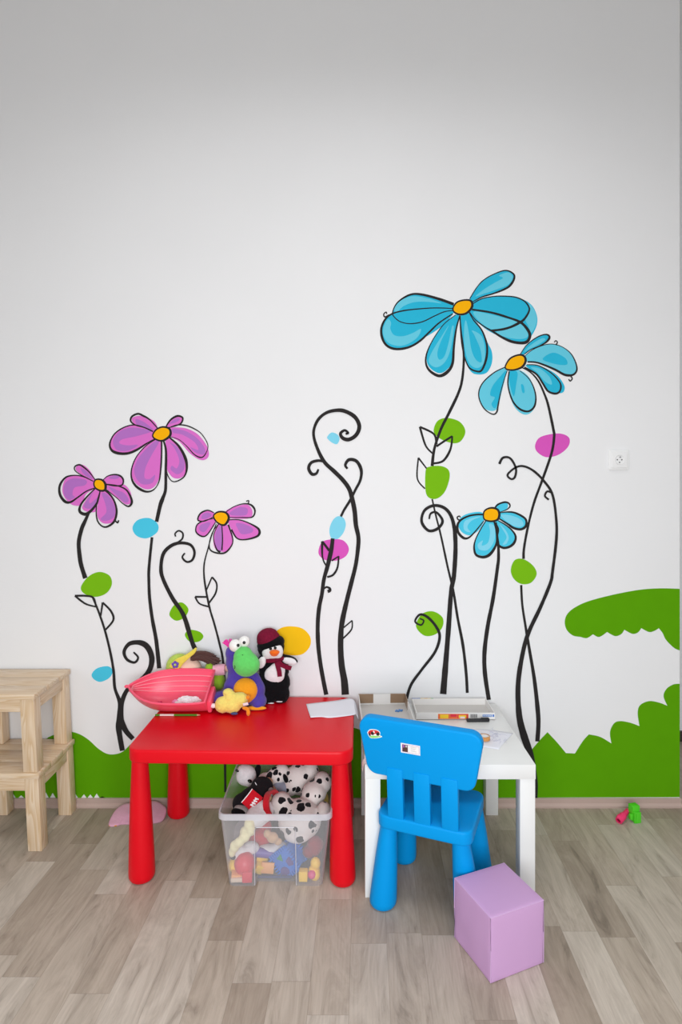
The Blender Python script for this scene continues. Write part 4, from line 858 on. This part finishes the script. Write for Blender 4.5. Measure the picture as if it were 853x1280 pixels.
# ------------------------------------------------------------------ things on the floor
out = [(136,1031.5),(139,1021),(146,1011),(155,1005.3),(164,1003.8),(176,1002.2),(188,1001),(197,1002),(204,1006),(208,1011),(206.5,1019),(202,1025),(192,1028.5),(178,1029.4),(164,1029.7),(152,1029.7),(146,1031.6)]
ol = [Vector((p_.x, p_.y)) for p_ in cat([Vector(p_) for p_ in out], 4, True)]; bm = bmesh.new(); rings = []
cc = Vector((172,1017))
for f in (1, .97, .88, .72, .5, .25, .08):
    ring = []
    for p_ in ol:
        q_ = cc.lerp(p_, f); zb = .004+max(0, 1028-q_.y)/28*.034
        h_ = .010*math.sqrt(max(0, 1-f*f))+.0035*noise.noise(Vector((q_.x*.07, q_.y*.12, 0)))*(1-f**4)
        ring.append(bm.verts.new(at(q_.x, q_.y, z=zb)+Vector((0, 0, h_))))
    rings.append(ring)
for a, b in zip(rings, rings[1:]):
    for i in range(len(a)): bm.faces.new((a[i], a[(i+1)%len(a)], b[(i+1)%len(a)], b[i]))
bm.faces.new(rings[-1])
low = [bm.verts.new((v.co.x, v.co.y, max(.0008, v.co.z-.006))) for v in rings[0]]
for i in range(len(low)): bm.faces.new((low[i], low[(i+1)%len(low)], rings[0][(i+1)%len(low)], rings[0][i]))
bm.faces.new(low)
dc = thing('doll_cloth', 'pink cloth lying on the floor against the skirting behind the red table leg', 'cloth', (0,0,0))
obj('cloth', bm, M['cloth'], dc, True, 1.2)
bm = bmesh.new(); e0 = at(141,1031.5,z=.004); box(bm, e0.x-.014, e0.x+.016, e0.y-.003, e0.y+.006, .001, .0045, .001); obj('trim', bm, M['porange'], dc)['label'] = 'orange edge'
tb = thing('toy_tube', 'small pink plastic toy tube lying on the floor by the skirting', 'toy', (1.100, -.118, .0145), (math.radians(14), 0, math.radians(-54)))
bm = bmesh.new()
def lath_y(bm, prof, n=20):
    rings = [[bm.verts.new((r*math.cos(2*PI*i/n), y_, r*math.sin(2*PI*i/n))) for i in range(n)] for r, y_ in prof]
    for a, b in zip(rings, rings[1:]):
        for i in range(n): bm.faces.new((a[i], a[(i+1)%n], b[(i+1)%n], b[i]))
lath_y(bm, [(.0080,.02),(.0080,-.014),(.0130,-.014),(.0142,-.012),(.0142,.022),(.0105,.026),(.0098,.058),(.0090,.060),(.0001,.060)]); ell(bm, (-.004,-.002,.013), (.006,.012,.004)); obj('tube', bm, M['hpink'], tb)
bm = bmesh.new(); lath_y(bm, [(.0079,-.010),(.0079,.019),(.0001,.019)]); obj('tube_hole', bm, M['dpink'], tb)
gk = thing('toy_connector', 'small bright green plastic toy block beside the pink tube on the floor', 'toy', (1.163, -.104, 0), (0, 0, math.radians(14)))
gk.scale = (.74,.74,.95)
bm = bmesh.new(); box(bm, -.022, .022, -.016, .022, .004, .066, .002); obj('block', bm, M['tgreen'], gk)
bm = bmesh.new(); box(bm, -.012, .018, -.030, -.0165, .000, .044, .0015); box(bm, -.021,-.013,-.028,-.0165,.000,.046,.0015); obj('front_plate', bm, M['tgreen'], gk)
bm = bmesh.new(); box(bm, -.040, -.0225, -.020, -.002, .012, .036, .004); obj('side_knob', bm, M['tgreen'], gk)

# ------------------------------------------------------------------ toys in the clear box
BG = 'toys in the clear plastic box'
def toy(name, label, cat_, loc, rot=(0,0,0)): return thing(name, label, cat_, loc, rot, BG)
def V3(o, *a): return tuple(Vector(a)-Vector(o))
# large spotted dog, front
o0 = at(375,1024,-.365); t = toy('plush_dalmatian', 'large spotted plush dog with a red collar in the front of the clear box', 'plush toy', o0)
S = lambda u, v, y: tuple(at(u, v, y)-o0)
blob('body', [((0,0,0), (.080,.070,.068)), (S(392,992,-.29), (.052,.060,.042), (0,-.5,0)), (S(403,978,-.26), (.036,.045,.036)), (S(352,1006,-.36), (.040,.050,.042)), (S(405,1012,-.38), (.024,.03,.026)), (S(372,1042,-.40), (.050,.035,.030))], M['dal2'], t, .005, 5)
bm = bmesh.new(); c0 = at(341.5,1006,-.385)-o0; ax = Vector((.72,-.25,.30)).normalized(); a1 = ax.cross(Vector((0,0,1))).normalized(); a2 = ax.cross(a1)
pts = [c0+(a1*math.cos(2*PI*i/32)*.047+a2*math.sin(2*PI*i/32)*.045) for i in range(32)]
rg_ = [[bm.verts.new(p_+ax*d_+ (p_-c0).normalized()*h_) for p_ in pts] for d_, h_ in ((-.011,-.006),(-.011,.002),(.011,.002),(.011,-.006))]
for a, b in zip(rg_, rg_[1:]):
    for i in range(32): bm.faces.new((a[i], a[(i+1)%32], b[(i+1)%32], b[i]))
obj('collar', bm, M['redcl'], t)
blob('head', [(S(322,1020,-.41), (.040,.040,.036)), (S(330,1014,-.395), (.038,.040,.036))], M['pwhite'], t, .005, 4)
# spotted dog, back
o0 = at(374,974,-.175); t = toy('plush_dalmatian', 'spotted plush dog lying at the back of the clear box', 'plush toy', o0)
blob('body', [((0,0,0), (.062,.055,.056)), (S(388,964,-.16), (.035,.045,.036)), (S(362,985,-.21), (.035,.03,.03))], M['dal'], t, .005, 5)
blob('head', [(S(345,971,-.19), (.046,.036,.034), (0,-.25,0)), (S(331,975,-.20), (.028,.028,.026)), (S(352,964,-.18), (.03,.03,.026))], M['dal'], t, .004, 4)
ellobj('nose', t, M['eyeb'], (S(326.5,974,-.225), (.010,.006,.009)))
blob('ear', [(S(357.5,974,-.215), (.009,.008,.022), (0,-.4,0))], M['pblack'], t, .003, 2)
blob('ear', [(S(344,961,-.19), (.014,.008,.007))], M['pblack'], t, .003, 2)
# white dog face, back left
o0 = at(308,969,-.19); t = toy('plush_dog', 'white plush dog head with a black ear in the back left of the clear box', 'plush toy', o0)
blob('head', [((0,0,0), (.040,.036,.038)), (S(304,963,-.19), (.024,.03,.02)), (S(311,976,-.205), (.024,.024,.020))], M['pwhite'], t, .004, 4)
blob('ear', [(S(322,964,-.18), (.013,.014,.028), (0,.2,0))], M['pblack'], t, .003, 3)
ellobj('nose', t, M['eyeb'], (S(312.5,976.5,-.228), (.009,.006,.006), (0,.5,0)))
ellobj('eye', t, M['eyeb'], (S(296.5,963.5,-.212), (.008,.004,.004), (0,.4,0)))
# figure in a black jacket
o0 = at(315,997,-.33); t = toy('plush_figure', 'plush figure in a black jacket with a red emblem lying in the clear box', 'plush toy', o0)
blob('jacket', [((0,0,0), (.064,.050,.036), (0,-.5,0)), (S(328,983,-.29), (.042,.040,.032), (0,.2,0)), (S(303,1004,-.35), (.036,.036,.034)), (S(334,988,-.30), (.024,.024,.024))], M['jack'], t, .005, 4)
bm = bmesh.new(); P_ = [at(u, v, y)-o0 for u, v, y in ((302,1003,-.398),(315.5,986,-.374),(329,997,-.378),(317,1017,-.404))]
nn = (P_[1]-P_[0]).cross(P_[3]-P_[0]).normalized(); nn = nn if nn.y < 0 else -nn
g = [[P_[0].lerp(P_[1], i/6).lerp(P_[3].lerp(P_[2], i/6), j/6)+nn*(.004+.007*math.sin(PI*i/6)*.6+.006*math.sin(PI*j/6)) for i in range(7)] for j in range(7)]
gv = [[bm.verts.new(p_) for p_ in r] for r in g]; gb_ = [[bm.verts.new(p_-nn*.014) for p_ in r] for r in g]
for a, b in zip(gv, gv[1:]):
    for i in range(6): bm.faces.new((a[i], a[i+1], b[i+1], b[i]))
edge = lambda G: [G[0][i] for i in range(7)]+[G[j][6] for j in range(1,7)]+[G[6][i] for i in range(5,-1,-1)]+[G[j][0] for j in range(5,0,-1)]
ea, eb = edge(gv), edge(gb_)
for i in range(len(ea)): bm.faces.new((ea[i], ea[(i+1)%len(ea)], eb[(i+1)%len(ea)], eb[i]))
em = obj('emblem', bm, M['redcl'], t)
def onp(i, j): 
    i0, j0 = min(5, int(i)), min(5, int(j)); return (g[j0][i0].lerp(g[j0][i0+1], i-i0)).lerp(g[j0+1][i0].lerp(g[j0+1][i0+1], i-i0), j-j0)+nn*.0012
bm = bmesh.new()
for k in range(4): tube(bm, [onp(1.5+.9*k, 3.0), onp(1.9+.9*k, 4.6)], .0024, 6)
tube(bm, [onp(1.5,3.0), onp(2.4,3.9), onp(2.4,3.0), onp(3.3,3.9), onp(3.3,3.0), onp(4.2,3.9)], .0018, 6)
obj('white_lettering', bm, M['tagw'], em)
tube_b = bmesh.new(); tube(tube_b, [P_[0]+nn*.003, P_[0].lerp(P_[1],.5)+nn*.012, P_[1]+nn*.004], .0018, 6); obj('piping', tube_b, M['tagw'], t); tube_b = bmesh.new(); tube(tube_b, [S(319,978,-.32), S(322.5,984,-.325), S(323.5,990,-.33)], .0015, 6); obj('piping', tube_b, M['tagw'], t)
blob('hand', [(S(336,997,-.33), (.016,.018,.020)), (S(339,990,-.32), (.013,.014,.016))], M['grey'], t, .003, 3)
blob('hand', [(S(337,999,-.345), (.012,.010,.014))], M['tan'], t, .003, 3)
blob('collar', [(S(303,1012,-.385), (.030,.020,.014), (0,.25,0))], M['grey'], t, .003, 3)
blob('cap', [(S(298,1015.5,-.402), (.026,.020,.012), (0,.15,0))], M['pblack'], t, .003, 3)
# the small ones
o0 = at(330,985,-.25); t = tag(blob('plush_bear', [((0,0,0), (.022,.024,.026)), (S(340,990,-.24), (.020,.02,.022)), (S(335,978,-.235), (.02,.02,.018))], M['tan'], None, .004, 3), 'tan plush toy tucked between the jacket figure and the spotted dogs', 'plush toy', BG); t.location = o0
o0 = at(353,986,-.22); t = tag(blob('plush_toy', [((0,0,0), (.026,.026,.024)), (S(347,984,-.22), (.02,.02,.02))], M['bluegrey'], None, .004, 3), 'blue grey plush toy below the head of the back spotted dog', 'plush toy', BG); t.location = o0
# seen through the front wall
o0 = at(300,1050,-.452); t = toy('plush_lamb', 'cream plush toy with a long arm pressed against the left of the clear box front', 'plush toy', o0)
blob('body', [(S(312,1030,-.445), (.019,.018,.020)), (S(314,1038,-.452), (.016,.016,.018)), (S(306,1046,-.455), (.019,.016,.018)), (S(299,1053,-.458), (.018,.016,.016)), (S(293.5,1058,-.455), (.017,.016,.020)), (S(290.5,1065,-.452), (.013,.014,.018)), (S(307,1040,-.44), (.02,.02,.02))], M['cream'], t, .004, 3)
o0 = at(302,1064,-.425); t = toy('plush_puppy', 'small white plush puppy with a black nose above the red ball in the clear box', 'plush toy', o0)
blob('body', [((0,0,0), (.026,.020,.020)), (S(314,1060,-.41), (.03,.022,.022)), (S(294,1069,-.44), (.016,.014,.014))], M['pwhite'], t, .004, 3)
ellobj('nose', t, M['eyeb'], (S(291.5,1071.5,-.455), (.009,.007,.009)))
def ball(name, u, v, y, r, m, label):
    bm = bmesh.new(); ell(bm, (0,0,0), r, u=28, v=18); o = obj(name, bm, m); c_ = at(u, v, y); o.location = (c_.x, c_.y, max(c_.z, r+.006)); tag(o, label, 'ball', BG); return o
ball('toy_ball', 306, 1079, -.443, .036, M['redpl'], 'red ball seen through the front of the clear box')
ball('toy_ball', 293.5, 1083, -.425, .022, M['ypl'], 'yellow ball left of the red ball in the clear box')
def block(name, u, v, y, size, rot, m, label, bev=.003):
    bm = bmesh.new(); box(bm, -size[0]/2, size[0]/2, -size[1]/2, size[1]/2, -size[2]/2, size[2]/2, bev); o = obj(name, bm, m, None, True, .5); c_ = at(u, v, y); o.location = (c_.x, c_.y, max(c_.z, size[2]/2+.0055)); o.rotation_euler = rot
    tag(o, label, 'block', BG); return o
block('toy_block', 309.5, 1099, -.470, (.034,.030,.036), (0,0,.06), M['redpl'], 'red cube block in the lower left of the clear box')
block('toy_block', 379.5, 1099.5, -.467, (.030,.026,.034), (0,0,-.04), M['ypl'], 'yellow cube block in the lower right of the clear box')
block('toy_block', 297, 1093, -.455, (.042,.040,.018), (0,.12,.1), M['opl'], 'orange wooden block under the yellow ball in the clear box')
block('toy_block', 297, 1101.5, -.465, (.042,.036,.014), (0,-.04,0), M['lino'], 'pale block lying on the bottom left of the clear box')
block('toy_block', 327, 1073, -.40, (.040,.03,.026), (0,.1,.3), M['ypl'], 'yellow flat block behind the red ball in the clear box')
block('toy_block', 324, 1086, -.425, (.030,.028,.030), (.2,.5,.3), M['ypl'], 'tilted yellow block right of the red ball in the clear box')
block('toy_board', 335, 1089, -.430, (.044,.012,.034), (-.3,.08,0), M['opl'], 'orange wooden board leaning in the middle of the clear box', .002)
block('toy_strip', 344, 1098, -.4545, (.120,.010,.004), (0,0,0), M['navy'], 'dark blue flat strip on the bottom of the clear box', .002)
# toothed shape sorter
o0 = at(361,1072,-.405); t = toy('shape_sorter', 'blue toothed shape sorter cube seen through the front of the clear box', 'toy', o0, (math.radians(0), math.radians(48), math.radians(-20)))
bm = bmesh.new(); h_ = .039; box(bm, -h_, h_, -h_*.8, h_*.8, -h_, h_, .003)
for i in range(8):
    f = -h_+h_*2*(i+.5)/8
    for a, b in ((1,1),(1,-1),(-1,1),(-1,-1)):
        w_ = .0028; e_ = .0085
        box(bm, f-w_, f+w_, b*h_*.8-.006, b*h_*.8+.006, a*h_-.004, a*h_+e_) if a > 0 else box(bm, f-w_, f+w_, b*h_*.8-.006, b*h_*.8+.006, -h_-e_, -h_+.004)
        box(bm, a*h_-.004 if a > 0 else -h_-e_, a*h_+e_ if a > 0 else -h_+.004, b*h_*.8-.006, b*h_*.8+.006, f-w_, f+w_)
obj('cube_body', bm, M['bpl'], t, True, .5)
def plate(name, c_, r, n_, m, face, a0=0):
    bm = bmesh.new(); cylp(bm, c_, r, -h_*.8-.0028, -h_*.8+.001, n_)
    for v in bm.verts:
        x, z_ = v.co.x-c_[0], v.co.z-c_[1]; v.co.x = c_[0]+x*math.cos(a0)-z_*math.sin(a0); v.co.z = c_[1]+x*math.sin(a0)+z_*math.cos(a0)
    obj(name, bm, m, t, False)
plate('shape_piece', (.006,.022), .016, 5, M['vpl'], 0, .3); plate('shape_piece', (-.022,-.004), .014, 3, M['gpl'], 0, PI/2-1.4); plate('shape_piece', (.024,-.018), .017, 24, M['vpl'], 0)
# duck-like yellow piece, pink piece, tube, others
o0 = at(396,1088,-.445); t = tag(blob('toy_duck', [(S(394.5,1079,-.445), (.018,.018,.020)), (S(394,1093,-.45), (.018,.02,.020)), (S(390.5,1087,-.448), (.014,.014,.012)), (S(395,1088,-.44), (.015,.017,.02))], M['ypl'], None, .003, 4), 'chunky yellow toy in the right front corner of the clear box', 'toy', BG); t.location = o0
ball('toy_bead', 390, 1102.5, -.462, .014, M['mpl'], 'magenta round toy on the bottom right of the clear box')['category'] = 'toy'
bm = bmesh.new(); a_, b_ = at(311,1064,-.412), at(349,1068,-.40); m_ = a_.lerp(b_, .5); tube(bm, [a_-m_, Vector(), b_-m_], .016, 16); t = obj('toy_rod', bm, M['puv'], None, True, .8); t.location = m_; tag(t, 'purple plastic rod lying across the middle of the clear box', 'toy', BG)
o0 = at(327,1046,-.36); t = tag(blob('plush_toy', [((0,0,0), (.040,.030,.030)), (S(322,1055,-.36), (.040,.03,.026)), (S(333,1034,-.35), (.02,.02,.03))], M['redcl'], None, .005, 3), 'red plush toy under the head of the spotted dog in the clear box', 'plush toy', BG); t.location = o0
o0 = at(341,1047,-.425); t = tag(blob('plush_bear', [((0,0,0), (.020,.016,.018)), (S(334,1042,-.42), (.013,.012,.014)), (S(348,1052,-.42), (.014,.012,.012))], M['tan'], None, .003, 3), 'tiny tan plush bear behind the upper panel of the clear box', 'plush toy', BG); t.location = o0
o0 = at(338,1061,-.395); t = tag(blob('plush_toy', [((0,0,0), (.05,.02,.014)), (S(350,1058,-.39), (.03,.02,.014))], M['pwhite'], None, .004, 3), 'white plush arm lying above the purple rod in the clear box', 'plush toy', BG); t.location = o0
o0 = at(394,1056,-.40); t = tag(blob('plush_toy', [((0,0,0), (.030,.028,.030)), (S(388,1064,-.40), (.028,.024,.022)), (S(394,1062,-.41), (.018,.02,.022))], M['mar'], None, .004, 3), 'reddish brown plush toy at the right side of the clear box', 'plush toy', BG); t.location = o0
o0 = at(310,1040,-.30); t = tag(blob('plush_toy', [((0,0,0), (.055,.06,.045)), (S(318,1060,-.26), (.05,.05,.04))], M['grey'], None, .006, 3), 'grey plush toy deep in the left of the clear box', 'plush toy', BG); t.location = o0
o0 = at(404,1000,-.20); t = tag(blob('plush_toy', [((0,0,0), (.022,.04,.03)), (S(400,1008,-.2), (.03,.04,.03))], M['yellow'], None, .005, 3), 'yellow plush toy behind the big spotted dog at the right wall of the clear box', 'plush toy', BG); t.location = o0

# ------------------------------------------------------------------ light: daylight from windows behind and to the left of the camera, plus added fill
def area(name, loc, target, sx, sy, power, col):
    l = bpy.data.lights.new(name, 'AREA'); l.shape = 'RECTANGLE'; l.size = sx; l.size_y = sy; l.energy = power; l.color = col
    o = bpy.data.objects.new(name, l); C.objects.link(o); o.location = loc
    o.rotation_euler = (Vector(target)-Vector(loc)).to_track_quat('-Z', 'Y').to_euler(); return o
area('window_daylight', (-2.9, -2.4, 1.4), (0, -.5, .4), 1.4, 1.3, 8, (.98, .99, 1))
area('window_daylight', (.08, -3.05, 1.2), (.06, -.45, .05), 1.7, 1.0, 58, (.935, .97, 1))
area('overhead_fill', (.08, -1.45, 3.55), (.08, -1.45, 0), 1.7, .8, 15.5, (.985, .985, 1)).data.spread = math.radians(142)  # added fill from above, no known lamp: brightens upward faces and lower wall
w = bpy.data.worlds.new('World'); bpy.context.scene.world = w; w.use_nodes = True
w.node_tree.nodes['Background'].inputs[0].default_value = (.92, .96, 1, 1); w.node_tree.nodes['Background'].inputs[1].default_value = .34

# ------------------------------------------------------------------ camera
cam = bpy.data.cameras.new('camera'); co = bpy.data.objects.new('camera', cam); C.objects.link(co)
co.location = (0, -CD, CZ); co.rotation_euler = (PI/2, 0, 0)
cam.sensor_fit = 'HORIZONTAL'; cam.sensor_width = 36; cam.lens = 36*FPX/853
cam.shift_x = -(UX-426.5)/853; cam.shift_y = (VH-640)/853; cam.clip_start = .05
sc = bpy.context.scene; sc.camera = co
sc.view_settings.view_transform = 'Standard'; sc.view_settings.look = 'None'; sc.view_settings.exposure = 0; sc.view_settings.gamma = 1
sc.view_settings.use_curve_mapping = False
sc.cycles.use_denoising = True; sc.cycles.max_bounces = 10; sc.cycles.transparent_max_bounces = 24
